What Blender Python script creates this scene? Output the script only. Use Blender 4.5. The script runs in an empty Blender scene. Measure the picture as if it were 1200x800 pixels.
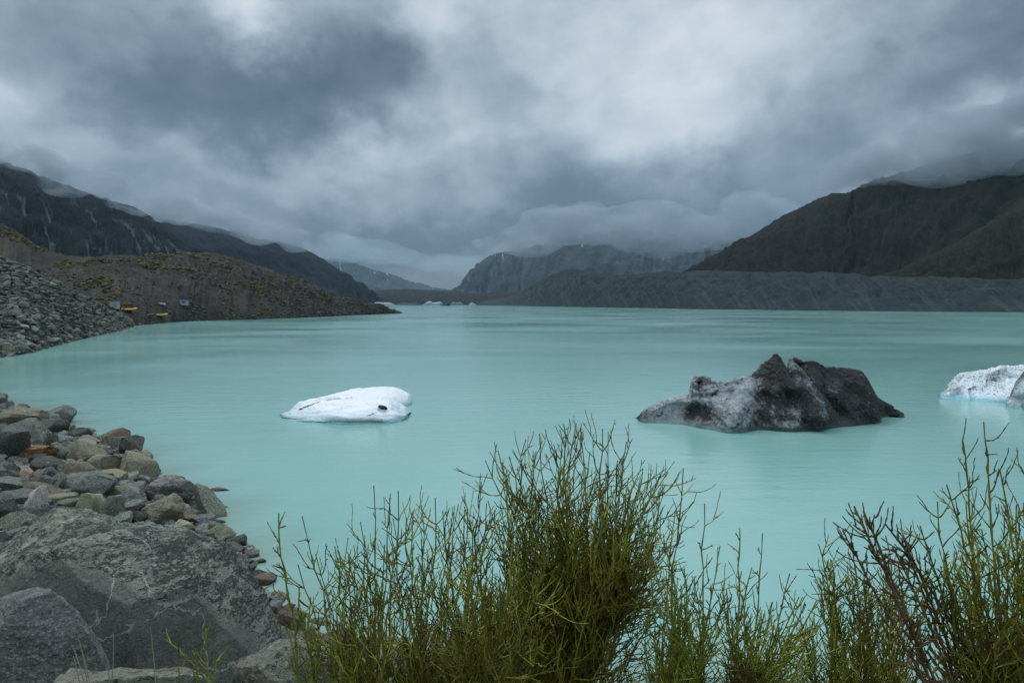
import bpy, bmesh, math, random
import numpy as np
from mathutils import Vector, Matrix, Euler

random.seed(7)
RNG = np.random.default_rng(11)
SC = bpy.context.scene
COL = SC.collection

# ------------------------------------------------------------------ camera
F = 800.0                                   # focal length in pixels of a 1200 px wide frame
CAM_H = 8.0
HOR = 355.0
TH = math.atan((400 - HOR) / F)
cam_data = bpy.data.cameras.new('camera')
cam_data.sensor_width = 36.0
cam_data.lens = 24.0
cam_data.clip_start = 0.05
cam_data.clip_end = 60000
cam = bpy.data.objects.new('camera', cam_data)
COL.objects.link(cam)
cam.location = (0, 0, CAM_H)
cam.rotation_euler = (math.pi / 2 - TH, 0, 0)
SC.camera = cam


def ray(px, py):
    c, s = math.cos(TH), math.sin(TH)
    v = Vector((px - 600.0, F * c + (400 - py) * s, -F * s + (400 - py) * c))
    return v / v.y


def P(px, py, Y):
    """the place in the world at distance Y (metres along the view) seen at a photograph pixel"""
    r = ray(px, py)
    return Vector((r.x * Y, Y, CAM_H + r.z * Y))


def PZ(px, py, z=0.0):
    r = ray(px, py)
    Y = (z - CAM_H) / r.z
    return Vector((r.x * Y, Y, z))


def to_px(p):
    c, s = math.cos(TH), math.sin(TH)
    y, z = p[1], p[2] - CAM_H
    d = y * c - z * s
    u = y * s + z * c
    return 600 + F * p[0] / d, 400 - F * u / d, d


# ------------------------------------------------------------------ render settings
SC.render.engine = 'CYCLES'
SC.view_settings.view_transform = 'Standard'
SC.view_settings.look = 'None'
SC.view_settings.exposure = 0.0
SC.view_settings.gamma = 1.0
SC.cycles.max_bounces = 6
SC.cycles.diffuse_bounces = 3
SC.cycles.glossy_bounces = 3
SC.cycles.volume_bounces = 3
SC.cycles.transparent_max_bounces = 8
SC.cycles.use_denoising = True
SC.cycles.volume_max_steps = 256


# ------------------------------------------------------------------ node helper
class NT:
    def __init__(self, tree):
        self.t = tree
        self.n = tree.nodes
        self.l = tree.links

    def node(self, typ, **kw):
        nd = self.n.new(typ)
        for k, v in kw.items():
            setattr(nd, k, v)
        return nd

    def put(self, sock, v):
        if v is None:
            return
        if isinstance(v, bpy.types.NodeSocket):
            self.l.new(v, sock)
        else:
            if isinstance(v, (tuple, list)) and len(v) == 3 and sock.type == 'RGBA':
                v = (*v, 1)
            sock.default_value = v

    def math(self, op, a, b=None, c=None, clamp=False):
        nd = self.node('ShaderNodeMath', operation=op, use_clamp=clamp)
        self.put(nd.inputs[0], a); self.put(nd.inputs[1], b); self.put(nd.inputs[2], c)
        return nd.outputs[0]

    def vmath(self, op, a, b=None, out=0):
        nd = self.node('ShaderNodeVectorMath', operation=op)
        self.put(nd.inputs[0], a); self.put(nd.inputs[1], b)
        return nd.outputs[out]

    def noise(self, vec, scale, detail=6, rough=0.55, dist=0.0, out='Fac'):
        nd = self.node('ShaderNodeTexNoise')
        self.put(nd.inputs['Vector'], vec)
        nd.inputs['Scale'].default_value = scale
        nd.inputs['Detail'].default_value = detail
        nd.inputs['Roughness'].default_value = rough
        nd.inputs['Distortion'].default_value = dist
        return nd.outputs[out]

    def voronoi(self, vec, scale, feature='F1', out='Distance', rnd=1.0):
        nd = self.node('ShaderNodeTexVoronoi', feature=feature)
        self.put(nd.inputs['Vector'], vec)
        nd.inputs['Scale'].default_value = scale
        nd.inputs['Randomness'].default_value = rnd
        return nd.outputs[out]

    def ramp(self, fac, stops, interp='LINEAR'):
        nd = self.node('ShaderNodeValToRGB')
        self.put(nd.inputs[0], fac)
        cr = nd.color_ramp
        cr.interpolation = interp
        while len(cr.elements) < len(stops):
            cr.elements.new(0.5)
        for e, (p, c) in zip(cr.elements, stops):
            e.position = p
            if isinstance(c, (int, float)):
                c = (c, c, c)
            e.color = (*c[:3], 1)
        return nd.outputs[0]

    def mix(self, fac, a, b, blend='MIX'):
        nd = self.node('ShaderNodeMix', data_type='RGBA', blend_type=blend)
        self.put(nd.inputs[0], fac); self.put(nd.inputs[6], a); self.put(nd.inputs[7], b)
        return nd.outputs[2]

    def maprange(self, v, a, b, c=0.0, d=1.0, smooth=False):
        nd = self.node('ShaderNodeMapRange')
        if smooth:
            nd.interpolation_type = 'SMOOTHSTEP'
        self.put(nd.inputs[0], v)
        for i, x in enumerate((a, b, c, d)):
            nd.inputs[i + 1].default_value = x
        return nd.outputs[0]

    def mapping(self, vec, scale=(1, 1, 1), rot=(0, 0, 0), loc=(0, 0, 0)):
        nd = self.node('ShaderNodeMapping')
        self.put(nd.inputs[0], vec)
        nd.inputs['Location'].default_value = loc
        nd.inputs['Rotation'].default_value = rot
        nd.inputs['Scale'].default_value = scale
        return nd.outputs[0]

    def attr(self, name, out='Fac'):
        nd = self.node('ShaderNodeAttribute', attribute_name=name)
        return nd.outputs[out]

    def bump(self, h, strength=0.5, dist=0.1, normal=None):
        nd = self.node('ShaderNodeBump')
        nd.inputs['Strength'].default_value = strength
        nd.inputs['Distance'].default_value = dist
        self.put(nd.inputs['Height'], h)
        if normal is not None:
            self.put(nd.inputs['Normal'], normal)
        return nd.outputs[0]


def new_mat(name):
    m = bpy.data.materials.new(name)
    m.use_nodes = True
    t = NT(m.node_tree)
    bsdf = m.node_tree.nodes['Principled BSDF']
    return m, t, bsdf


def srgb(r, g, b):
    f = lambda c: (c / 255 / 12.92) if c / 255 <= 0.04045 else ((c / 255 + 0.055) / 1.055) ** 2.4
    return (f(r), f(g), f(b))


# ------------------------------------------------------------------ world: overcast sky
SUN_EL, SUN_AZ = math.radians(52), math.radians(-35)      # sun behind the cloud, high and ahead to the left
world = bpy.data.worlds.new('World')
SC.world = world
world.use_nodes = True
wt = NT(world.node_tree)
bg = world.node_tree.nodes['Background']
WS = 0.1
bg.inputs['Strength'].default_value = WS
sky = wt.node('ShaderNodeTexSky', sky_type='NISHITA')
sky.sun_disc = False
sky.sun_elevation = SUN_EL
sky.sun_rotation = SUN_AZ
tc = wt.node('ShaderNodeTexCoord')
D = tc.outputs['Generated']
sep = wt.node('ShaderNodeSeparateXYZ'); wt.put(sep.inputs[0], D)
az = wt.math('ARCTAN2', sep.outputs[0], sep.outputs[1])
el = wt.math('ARCSINE', sep.outputs[2])
comb = wt.node('ShaderNodeCombineXYZ')
wt.put(comb.inputs[0], az); wt.put(comb.inputs[1], el)
# wind-torn distortion of the cloud field
nz1 = wt.noise(wt.mapping(D, (1, 1, 1.2)), 3.6, 4, 0.5, out='Color')
nz2 = wt.noise(wt.mapping(D, (1, 1, 1.3)), 12.0, 7, 0.58, out='Color')
w1 = wt.vmath('MULTIPLY', wt.vmath('SUBTRACT', nz1, (0.5, 0.5, 0.5)), (0.34, 0.24, 0))
w2 = wt.vmath('MULTIPLY', wt.vmath('SUBTRACT', nz2, (0.5, 0.5, 0.5)), (0.15, 0.12, 0))
AE = wt.vmath('ADD', comb.outputs[0], wt.vmath('ADD', w1, w2))
# thick and thin places of the cloud deck: (px, py, half width, half height, amount)
CLOUDS = [
    (0, 95, 60, 45, .34), (285, 12, 45, 30, .40), (525, 55, 45, 75, .34), (560, 130, 60, 40, .10),
    (720, 120, 160, 130, .17), (780, 190, 70, 60, .15), (870, 60, 130, 60, .10),
    (300, 185, 190, 24, .16), (430, 180, 60, 45, .14), (120, 240, 160, 22, .03),
    (1150, 165, 50, 30, .22), (1080, 190, 40, 22, .12), (545, 235, 80, 25, .12),
    (150, 80, 140, 65, -.30), (400, 85, 150, 62, -.36), (440, 130, 110, 40, -.18), (240, 135, 90, 35, -.16),
    (655, 235, 110, 26, -.26), (845, 200, 34, 24, -.22), (860, 262, 120, 48, -.26), (960, 205, 80, 40, -.18),
    (470, 278, 260, 17, -.20), (170, 212, 170, 22, -.14), (640, 262, 140, 16, -.16),
    (1130, 85, 110, 55, -.20), (1200, 30, 90, 60, -.22), (1010, 130, 80, 40, -.10),
    (560, 70, 40, 40, -.08), (650, 170, 50, 30, -.10), (380, 225, 140, 16, -.08),
    (300, 30, 30, 60, .02), (620, 150, 30, 60, -.05),
]
val = None
for (px, py, sx, sy, amp) in CLOUDS:
    r = ray(px, py).normalized()
    a0, e0 = math.atan2(r.x, r.y), math.asin(r.z)
    d = wt.vmath('SUBTRACT', AE, (a0, e0, 0))
    d = wt.vmath('MULTIPLY', d, (F / sx / 1.45, F / sy / 1.45, 0))
    ln = wt.vmath('LENGTH', d, out=1)
    g = wt.maprange(ln, 0.0, 1.45, amp * 0.95, 0.0, smooth=True)
    val = g if val is None else wt.math('ADD', val, g)
# the same ragged structure everywhere
zz = wt.math('ADD', wt.math('MAXIMUM', sep.outputs[2], 0.0), 0.22)
cs = wt.node('ShaderNodeCombineXYZ')
wt.put(cs.inputs[0], wt.math('DIVIDE', sep.outputs[0], zz)); wt.put(cs.inputs[1], wt.math('DIVIDE', sep.outputs[1], zz))
plane = cs.outputs[0]
f1 = wt.noise(D, 2.3, 6, 0.55, 0.3)
f2 = wt.noise(wt.mapping(D, (1, 1, 1.45)), 8.0, 8, 0.58, 0.15)
f3 = wt.noise(wt.mapping(D, (1, 1, 1.3)), 4.5, 5, 0.5, 0.2)
val = wt.math('ADD', val, wt.math('MULTIPLY', wt.math('SUBTRACT', f1, 0.5), 0.34))
val = wt.math('ADD', val, wt.math('MULTIPLY', wt.math('SUBTRACT', f2, 0.5), 0.62))
val = wt.math('ADD', val, wt.math('MULTIPLY', wt.math('SUBTRACT', f3, 0.5), 0.22))
elv = wt.math('MAXIMUM', el, 0.0)
base = wt.ramp(wt.math('DIVIDE', elv, 1.57), [(0.0, .32), (0.03, .35), (0.08, .47), (0.15, .60), (0.26, .67), (1.0, .68)])
val = wt.math('ADD', val, base)
ccol = wt.ramp(val, [(0.0, srgb(65, 84, 101)), (0.22, srgb(92, 111, 126)), (0.42, srgb(125, 142, 157)),
                     (0.62, srgb(159, 174, 187)), (0.80, srgb(192, 204, 215)), (1.0, srgb(220, 227, 233))])
# an overcast sky is some three times as bright overhead as at the horizon
zen = wt.maprange(el, 0.42, 1.2, 1.0, 3.3, smooth=True)
zc = wt.node('ShaderNodeCombineXYZ')
for i in range(3):
    wt.put(zc.inputs[i], wt.math('MULTIPLY', zen, 1.0 / WS))
cc = wt.vmath('MULTIPLY', ccol, zc.outputs[0])
wt.put(bg.inputs['Color'], wt.mix(0.97, sky.outputs[0], cc))

sun_data = bpy.data.lights.new('sun', 'SUN')
sun_data.energy = 1.3
sun_data.angle = math.radians(25)
sun_data.color = (1.0, 0.975, 0.94)
sun = bpy.data.objects.new('sun', sun_data)
COL.objects.link(sun)
sv = Vector((math.sin(SUN_AZ) * math.cos(SUN_EL), math.cos(SUN_AZ) * math.cos(SUN_EL), math.sin(SUN_EL)))
sun.rotation_euler = sv.to_track_quat('Z', 'Y').to_euler()
sun.location = (0, 0, 50)

# ------------------------------------------------------------------ numpy noise
_perm = np.random.default_rng(3).permutation(256)
_perm = np.concatenate([_perm, _perm, _perm])
_grad = np.random.default_rng(4).normal(size=(256, 3))
_grad /= np.linalg.norm(_grad, axis=1)[:, None]


def perlin(p):
    p = np.asarray(p, float)
    i = np.floor(p).astype(int)
    f = p - i
    i &= 255
    u = f * f * f * (f * (f * 6 - 15) + 10)
    out = 0
    for dx in (0, 1):
        wx = u[..., 0] if dx else 1 - u[..., 0]
        for dy in (0, 1):
            wy = u[..., 1] if dy else 1 - u[..., 1]
            for dz in (0, 1):
                wz = u[..., 2] if dz else 1 - u[..., 2]
                h = _perm[_perm[_perm[(i[..., 0] + dx) & 255] + ((i[..., 1] + dy) & 255)] + ((i[..., 2] + dz) & 255)]
                g = _grad[h]
                dot = g[..., 0] * (f[..., 0] - dx) + g[..., 1] * (f[..., 1] - dy) + g[..., 2] * (f[..., 2] - dz)
                out = out + wx * wy * wz * dot
    return out * 1.5


def fbm(p, octv=5, gain=0.5, lac=2.03, ridged=False):
    p = np.asarray(p, float)
    a, s, tot = 1.0, 0.0, 0.0
    for k in range(octv):
        n = perlin(p * lac ** k + 17.3 * k)
        if ridged:
            n = 1 - 2 * np.abs(n)
        s = s + a * n
        tot += a
        a *= gain
    return s / tot


# ------------------------------------------------------------------ object helpers
def mesh_obj(name, verts, faces, mat, parent=None, smooth=True, uv=None, attrs=None):
    me = bpy.data.meshes.new(name)
    verts = np.asarray(verts, dtype=np.float32)
    me.vertices.add(len(verts))
    me.vertices.foreach_set('co', verts.ravel())
    faces = np.asarray(faces, dtype=np.int32)
    n, k = faces.shape
    me.loops.add(n * k)
    me.polygons.add(n)
    me.polygons.foreach_set('loop_start', np.arange(0, n * k, k, dtype=np.int32))
    me.polygons.foreach_set('loop_total', np.full(n, k, dtype=np.int32))
    me.loops.foreach_set('vertex_index', faces.ravel())
    me.update(calc_edges=True)
    me.validate()
    me.polygons.foreach_set('use_smooth', np.full(len(me.polygons), smooth, dtype=bool))
    if attrs:
        for k_, v_ in attrs.items():
            v_ = np.asarray(v_, dtype=np.float32)
            if v_.ndim == 2:
                a = me.attributes.new(k_, 'FLOAT_VECTOR', 'POINT')
                a.data.foreach_set('vector', v_.ravel())
            else:
                a = me.attributes.new(k_, 'FLOAT', 'POINT')
                a.data.foreach_set('value', v_)
    if mat is not None:
        me.materials.append(mat)
    o = bpy.data.objects.new(name, me)
    COL.objects.link(o)
    if parent is not None:
        o.parent = parent
    return o


def tag(o, label=None, cat=None, group=None, kind=None):
    if label: o['label'] = label
    if cat: o['category'] = cat
    if group: o['group'] = group
    if kind: o['kind'] = kind
    return o


def empty(name, loc, rz=0.0):
    o = bpy.data.objects.new(name, None)
    COL.objects.link(o)
    o.location = loc
    o.rotation_euler = (0, 0, rz)
    o.empty_display_size = 0.2
    return o


def grid_faces(nu, nv):
    i = np.arange(nu - 1)[:, None]
    j = np.arange(nv - 1)[None, :]
    a = (i * nv + j).ravel()
    return np.stack([a, a + nv, a + nv + 1, a + 1], 1)


def resample(ctrl, n, smooth=True):
    """catmull-rom through control rows (k, ..., 3) -> (n, ..., 3)"""
    ctrl = np.asarray(ctrl, float)
    k = len(ctrl)
    t = np.linspace(0, k - 1 - 1e-6, n)
    i = t.astype(int)
    f = (t - i).reshape((-1,) + (1,) * (ctrl.ndim - 1))
    p1, p2 = ctrl[i], ctrl[np.minimum(i + 1, k - 1)]
    if not smooth:
        return p1 * (1 - f) + p2 * f
    p0, p3 = ctrl[np.maximum(i - 1, 0)], ctrl[np.minimum(i + 2, k - 1)]
    m1, m2 = (p2 - p0) * .5 * .7, (p3 - p1) * .5 * .7
    return ((2 * f ** 3 - 3 * f ** 2 + 1) * p1 + (f ** 3 - 2 * f ** 2 + f) * m1
            + (-2 * f ** 3 + 3 * f ** 2) * p2 + (f ** 3 - f ** 2) * m2)


def normals_of(G):
    du = np.gradient(G, axis=0)
    dv = np.gradient(G, axis=1)
    n = np.cross(du, dv)
    return n / (np.linalg.norm(n, axis=2, keepdims=True) + 1e-9)


# ------------------------------------------------------------------ materials
def mat_rock(name, c1, c2, c3, scale=1.0, lichen=0.0, strata=0.0, vein=0.0, rough=0.85, bump=0.6, wet=False, stain=None):
    m, t, b = new_mat(name)
    tcn = t.node('ShaderNodeTexCoord')
    geo = t.node('ShaderNodeNewGeometry')
    oi = t.node('ShaderNodeObjectInfo')
    off = t.node('ShaderNodeCombineXYZ')
    t.put(off.inputs[0], t.math('MULTIPLY', oi.outputs['Random'], 37.0)); t.put(off.inputs[1], t.math('MULTIPLY', oi.outputs['Random'], 71.0))
    p = t.vmath('ADD', geo.outputs['Position'], off.outputs[0])
    n1 = t.noise(p, 1.3 * scale, 6, 0.6)
    n2 = t.noise(p, 7.0 * scale, 8, 0.68, 0.4)
    n3 = t.noise(p, 30.0 * scale, 5, 0.7)
    col = t.mix(t.maprange(n1, 0.35, 0.65), c1, c2)
    col = t.mix(t.maprange(n2, 0.48, 0.66), col, c3)
    if strata:
        q = t.mapping(p, (0.6, 0.6, 5.0), (0.35, 0.2, 0.3))
        ns = t.noise(q, 3.0 * scale, 6, 0.6, 0.6)
        col = t.mix(t.math('MULTIPLY', t.maprange(ns, 0.50, 0.60), strata), col, tuple(x * 0.35 for x in c1))
    if stain:
        col = t.mix(t.maprange(t.noise(p, 2.1 * scale, 5, 0.6, 0.5), 0.50, 0.60), col, stain)
    if lichen:
        l1 = t.noise(p, 9.0 * scale, 8, 0.75, 0.8)
        lm = t.maprange(l1, 0.56, 0.60)
        col = t.mix(t.math('MULTIPLY', lm, lichen), col, (0.018, 0.020, 0.018))
        l2 = t.noise(p, 5.0 * scale, 8, 0.7, 0.3)
        col = t.mix(t.math('MULTIPLY', t.maprange(l2, 0.58, 0.66), lichen), col, (0.24, 0.26, 0.19))
    if vein:
        vm = None
        for (nx, ny, nz, c) in ((0.7, 0.3, 0.65, 0.2), (-0.6, 0.5, 0.6, 0.7)):
            dd = t.vmath('DOT_PRODUCT', p, (nx, ny, nz), out=1)
            dd = t.math('ADD', dd, t.math('MULTIPLY', n1, 0.9))
            fr = t.math('ABSOLUTE', t.math('SUBTRACT', t.math('FRACT', t.math('MULTIPLY', dd, 0.55 * scale)), 0.5))
            v_ = t.maprange(fr, 0.0, 0.011, 1.0, 0.0)
            vm = v_ if vm is None else t.math('MAXIMUM', vm, v_)
        vm = t.math('MULTIPLY', vm, t.maprange(n2, 0.40, 0.55, 0.0, vein))
        col = t.mix(vm, col, (0.42, 0.43, 0.38))
    gsp = t.noise(p, 17.0 * scale, 6, .72, .3)
    col = t.mix(t.maprange(gsp, .55, .62, 0, .55), col, tuple(min(1, x * 1.7) for x in c3))
    col = t.mix(t.maprange(gsp, .40, .46, .6, 0), col, tuple(x * .4 for x in c1))
    rn = t.maprange(oi.outputs['Random'], 0, 1, 0.9, 1.6)
    col = t.mix(1.0, col, t.ramp(rn, [(0, 0.0), (1, 1.0)]), 'MULTIPLY') if False else col
    # each stone a little lighter or darker than its neighbour
    hsv = t.node('ShaderNodeHueSaturation')
    hsv.inputs['Saturation'].default_value = 1.0
    t.put(hsv.inputs['Value'], rn); t.put(hsv.inputs['Color'], col)
    col = hsv.outputs[0]
    if wet:
        # stone stays dark where the water laps at it
        sz = t.node('ShaderNodeSeparateXYZ'); t.put(sz.inputs[0], geo.outputs['Position'])
        wl = t.math('ADD', sz.outputs[2], t.math('MULTIPLY', n2, -0.10))
        wm = t.maprange(wl, -0.02, 0.10, 0.35, 1.0)
        col = t.mix(wm, t.mix(0.72, col, (0.012, 0.014, 0.012)), col)
    t.put(b.inputs['Base Color'], col)
    b.inputs['Roughness'].default_value = rough
    b.inputs['Specular IOR Level'].default_value = 0.3
    h = t.math('ADD', t.math('MULTIPLY', n2, 1.0), t.math('MULTIPLY', n3, 0.35))
    t.put(b.inputs['Normal'], t.bump(h, 1.0, 0.16 / scale))
    return m


GREY = mat_rock('grey_greywacke', (.085, .095, .085), (.14, .148, .128), (.22, .225, .19), 1.4, lichen=.8, wet=True)
GREEN = mat_rock('green_lichened_stone', (.10, .125, .10), (.16, .175, .13), (.24, .25, .19), 1.4, lichen=.8, wet=True)
BLUE = mat_rock('blue_slate', (.082, .088, .080), (.12, .13, .118), (.20, .21, .19), 1.4, lichen=.4, strata=.4, wet=True)
DARK = mat_rock('dark_slate', (.036, .039, .034), (.056, .060, .052), (.12, .125, .105), 1.4, strata=.3, wet=True)
TAN = mat_rock('olive_tan_stone', (.15, .14, .095), (.20, .19, .13), (.26, .24, .17), 1.3, lichen=.45, wet=True)
RUST = mat_rock('rusty_stone', (.13, .08, .04), (.22, .13, .06), (.36, .22, .10), 1.2, lichen=.2, strata=.8, wet=True)
BROWN = mat_rock('brown_stone', (.11, .075, .055), (.15, .11, .085), (.18, .14, .11), 1.4, lichen=.2, wet=True)
LAV = mat_rock('lavender_grey_slab', (.13, .126, .116), (.185, .182, .168), (.30, .295, .265), 1.3, strata=.7, wet=True)
PINK = mat_rock('pink_mottled_stone', (.16, .13, .12), (.34, .29, .27), (.46, .42, .38), 3.0, lichen=.7, wet=True)
OLIVE = mat_rock('yellow_green_stone', (.17, .17, .10), (.24, .24, .15), (.28, .28, .20), 1.6, lichen=.3, wet=True)
ROCKMATS = [(GREY, 'grey', 5), (GREEN, 'grey-green', 5), (BLUE, 'bluish', 3), (DARK, 'dark', 2), (TAN, 'olive tan', 2),
            (BROWN, 'brown', 1), (LAV, 'pale grey', 1.3)]

# ------------------------------------------------------------------ the near shore
SHORE = [(-190, 120), (-110, 92), (-70, 72), (-41, 54), (-31, 46.5), (-26.2, 41.0), (-20.0, 36.0), (-17.0, 31.0), (-15.0, 28.6), (-12.2, 26.6), (-10.4, 23.5),
         (-8.7, 21.4), (-7.2, 18.9), (-5.8, 17.0), (-4.6, 15.8), (0, 14.2), (5, 13.6), (12, 13.0), (22, 9), (60, -8), (130, -60)]
SHORE = np.array(SHORE, float)


def shore_dist(x, y):
    x = np.asarray(x, float); y = np.asarray(y, float)
    best = np.full(x.shape, 1e9)
    sgn = np.ones(x.shape)
    for (ax, ay), (bx, by) in zip(SHORE[:-1], SHORE[1:]):
        dx, dy = bx - ax, by - ay
        L = dx * dx + dy * dy
        t = np.clip(((x - ax) * dx + (y - ay) * dy) / L, 0, 1)
        qx, qy = ax + t * dx, ay + t * dy
        d = np.hypot(x - qx, y - qy)
        side = -(dx * (y - ay) - dy * (x - ax))      # positive on the land side (below the line)
        m = d < best
        best = np.where(m, d, best)
        sgn = np.where(m, np.where(side > 0, 1.0, -1.0), sgn)
    return best * sgn


DX = [-40, -6, -1.5, 0, 1.5, 4, 6, 8, 10, 12, 15, 20, 30, 60, 120, 400]
DZ = [-6, -2.2, -.7, -.02, .33, .85, 1.35, 2.15, 3.3, 4.6, 6.25, 7.4, 9, 12, 16, 26]


def ground_z(x, y, detail=True):
    x = np.asarray(x, float); y = np.asarray(y, float)
    d = shore_dist(x, y)
    z = np.interp(d, DX, DZ)
    if detail:
        q = np.stack([x * .35, y * .35, np.zeros_like(x)], -1)
        q2 = q * 5
        z = z + fbm(q, 3) * .5 * np.clip((d + 1) / 6, 0.1, 1) + fbm(q2, 3) * .10
    # the trodden spot the photographer stands on
    r = np.hypot(x, y)
    k = np.clip(1 - (r - 1.0) / 2.5, 0, 1)
    z = z * (1 - k) + (6.35 - 0.30 * np.clip(y, -2, 3)) * k
    return z


def hit_ground(px, py):
    r = ray(px, py)
    Y = np.linspace(1.5, 130, 2600)
    z = np.maximum(ground_z(r.x * Y, Y), 0.0)
    zr = CAM_H + r.z * Y
    k = np.nonzero(zr <= z)[0]
    if len(k) == 0:
        return None
    k = k[0]
    return Vector((r.x * Y[k], Y[k], float(z[k])))


def axis(lo, hi, n, focus, tight):
    s = np.linspace(-1, 1, n)
    w = np.sinh(s * tight) / math.sinh(tight)
    return np.where(w < 0, focus + (focus - lo) * w, focus + (hi - focus) * w)


gx = axis(-190, 130, 220, -6, 2.6)
gy = axis(-120, 121, 220, 12, 2.4)
GX, GY = np.meshgrid(gx, gy, indexing='ij')
GZ = ground_z(GX, GY)
m_ground, t, b = new_mat('gravelly_ground')
geo = t.node('ShaderNodeNewGeometry')
pos = geo.outputs['Position']
cell = t.voronoi(pos, 9.0, out='Color')
g1 = t.noise(pos, 0.8, 6)
g2 = t.noise(pos, 14.0, 7, 0.7)
sepc = t.node('ShaderNodeSeparateColor'); t.put(sepc.inputs[0], cell)
col = t.ramp(sepc.outputs[0], [(0, (.05, .055, .05)), (.5, (.10, .11, .095)), (.85, (.15, .15, .12)), (1, (.20, .19, .16))])
col = t.mix(t.maprange(g1, .45, .65), col, (.07, .06, .04))
t.put(b.inputs['Base Color'], t.mix(t.maprange(g2, .4, .7), col, (.04, .045, .04)))
b.inputs['Roughness'].default_value = .9
t.put(b.inputs['Normal'], t.bump(t.math('ADD', t.voronoi(pos, 9.0), g2), .8, .08))
ground = mesh_obj('shore_ground', np.stack([GX, GY, GZ], -1).reshape(-1, 3), grid_faces(220, 220), m_ground)
tag(ground, kind='structure')

# ------------------------------------------------------------------ the lake
m_water, t, b = new_mat('glacial_water')
geo = t.node('ShaderNodeNewGeometry')
pos = geo.outputs['Position']
big = t.noise(t.mapping(pos, (.55, 1.0, 1)), .022, 6, .6, .6)
mid = t.noise(t.mapping(pos, (.25, 1.0, 1)), .16, 4, .6)
silt = t.attr('silt')
wcol = t.mix(t.maprange(big, .35, .68), (.185, .368, .330), (.228, .415, .382))
wcol = t.mix(t.math('MULTIPLY', silt, t.maprange(mid, .2, .6, .5, 1.0)), wcol, (.17, .22, .17))
t.put(b.inputs['Base Color'], wcol)
b.inputs['IOR'].default_value = 1.33
b.inputs['Roughness'].default_value = .16
t.put(b.inputs['Roughness'], t.maprange(t.math('ADD', big, t.math('MULTIPLY', mid, .4)), .5, .9, .07, .18))
rip = t.noise(t.mapping(pos, (1.0, 2.2, 1), (0, 0, .12)), 2.2, 4, .6, .2)
rip2 = t.noise(t.mapping(pos, (.6, 2.0, 1), (0, 0, -.08)), .55, 4, .55, .3)
hh = t.math('ADD', t.math('MULTIPLY', rip, .5), t.math('MULTIPLY', rip2, 1.3))
hh = t.math('MULTIPLY', hh, t.maprange(t.math('ADD', big, t.math('MULTIPLY', mid, .35)), .50, .85, .35, 1.15))
t.put(b.inputs['Normal'], t.bump(hh, .22, .14))
lx = axis(-11000, 11000, 150, -5, 6.6)
ly = axis(-9000, 15000, 180, 25, 6.8)
LX, LY = np.meshgrid(lx, ly, indexing='ij')
sd = -shore_dist(LX, LY)
siltv = np.exp(-np.clip(sd, 0, 99) / 1.1) * (np.hypot(LX, LY) < 120)
lake = mesh_obj('lake', np.stack([LX, LY, np.zeros_like(LX)], -1).reshape(-1, 3), grid_faces(150, 180), m_water,
                attrs={'silt': siltv.ravel()})
tag(lake, kind='structure')
lake.data.materials[0].name = 'glacial_water'

# ------------------------------------------------------------------ lofted hills
def hill(name, stations, mat, nu=300, nv=90, prof=1.0, gully=0.0, gfreq=40, rough=0.0, rscale=100.0, back=1.35,
         base_z=-3.0, crest_noise=0.0, seed=0, bump_env=True, vback=0.35, skew=0.0):
    """stations: (px, Y_base, base_py or None, Y_crest, crest_py); front slope, crest and back slope as one sheet"""
    rows = []
    for (px, Yb, pyb, Yc, pyc) in stations:
        A = P(px, 355, Yb); A.z = base_z if pyb is None else P(px, pyb, Yb).z
        C = P(px, pyc, Yc)
        B = Vector((C.x * back, C.y * back, base_z))
        rows.append((tuple(A), tuple(C), tuple(B)))
    R = resample(np.array(rows), nu)                       # nu x 3 x 3
    v = np.linspace(0, 1, nv)
    kf = 1 - vback
    G = np.zeros((nu, nv, 3))
    vf = np.clip(v / kf, 0, 1)
    vb = np.clip((v - kf) / vback, 0, 1)
    front = v <= kf
    for j in range(nv):
        if front[j]:
            s = vf[j]
            G[:, j, :2] = R[:, 0, :2] * (1 - s) + R[:, 1, :2] * s
            G[:, j, 2] = R[:, 0, 2] + (R[:, 1, 2] - R[:, 0, 2]) * s ** prof
        else:
            s = vb[j]
            G[:, j, :2] = R[:, 1, :2] * (1 - s) + R[:, 2, :2] * s
            G[:, j, 2] = R[:, 1, 2] + (R[:, 2, 2] - R[:, 1, 2]) * s ** 1.2
    uu, vv = np.meshgrid(np.linspace(0, 1, nu), np.linspace(0, 1, nv), indexing='ij')
    N = normals_of(G)
    N[N[..., 2] < 0] *= -1
    vfull = np.minimum(uu * 0 + np.clip(vv / kf, 0, 1), 1)
    env = np.clip(np.minimum(vv / kf, 1) * 3.0, 0, 1) * np.where(vv > kf, np.clip(1 - (vv - kf) / vback, 0, 1), 1)
    crest = np.exp(-((vv - kf) / 0.10) ** 2)
    envg = env * (1 - crest * (1 - crest_noise)) * np.clip(np.minimum(uu, 1 - uu) / .10, .12, 1)
    disp = 0
    if gully:
        q = np.stack([(uu + skew * vv) * gfreq, vv * 2.6, np.full_like(uu, seed + .5)], -1)
        warp = fbm(np.stack([uu * gfreq * .4, vv * 3, np.full_like(uu, seed + 9.5)], -1), 3)
        q[..., 0] += warp * 1.3
        disp = disp + fbm(q, 5, .55, ridged=True) * gully
    if rough:
        disp = disp + fbm(G / rscale + seed, 6, .55) * rough
        disp = disp + fbm(G / (rscale * .22) + seed, 4, .6, ridged=True) * rough * .22
    G = G + N * (disp * envg)[..., None]
    o = mesh_obj(name, G.reshape(-1, 3), grid_faces(nu, nv), mat,
                 attrs={'luv': np.stack([uu, vfull, vv * 0], -1).reshape(-1, 3)})
    tag(o, kind='structure')
    return o, G


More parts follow.
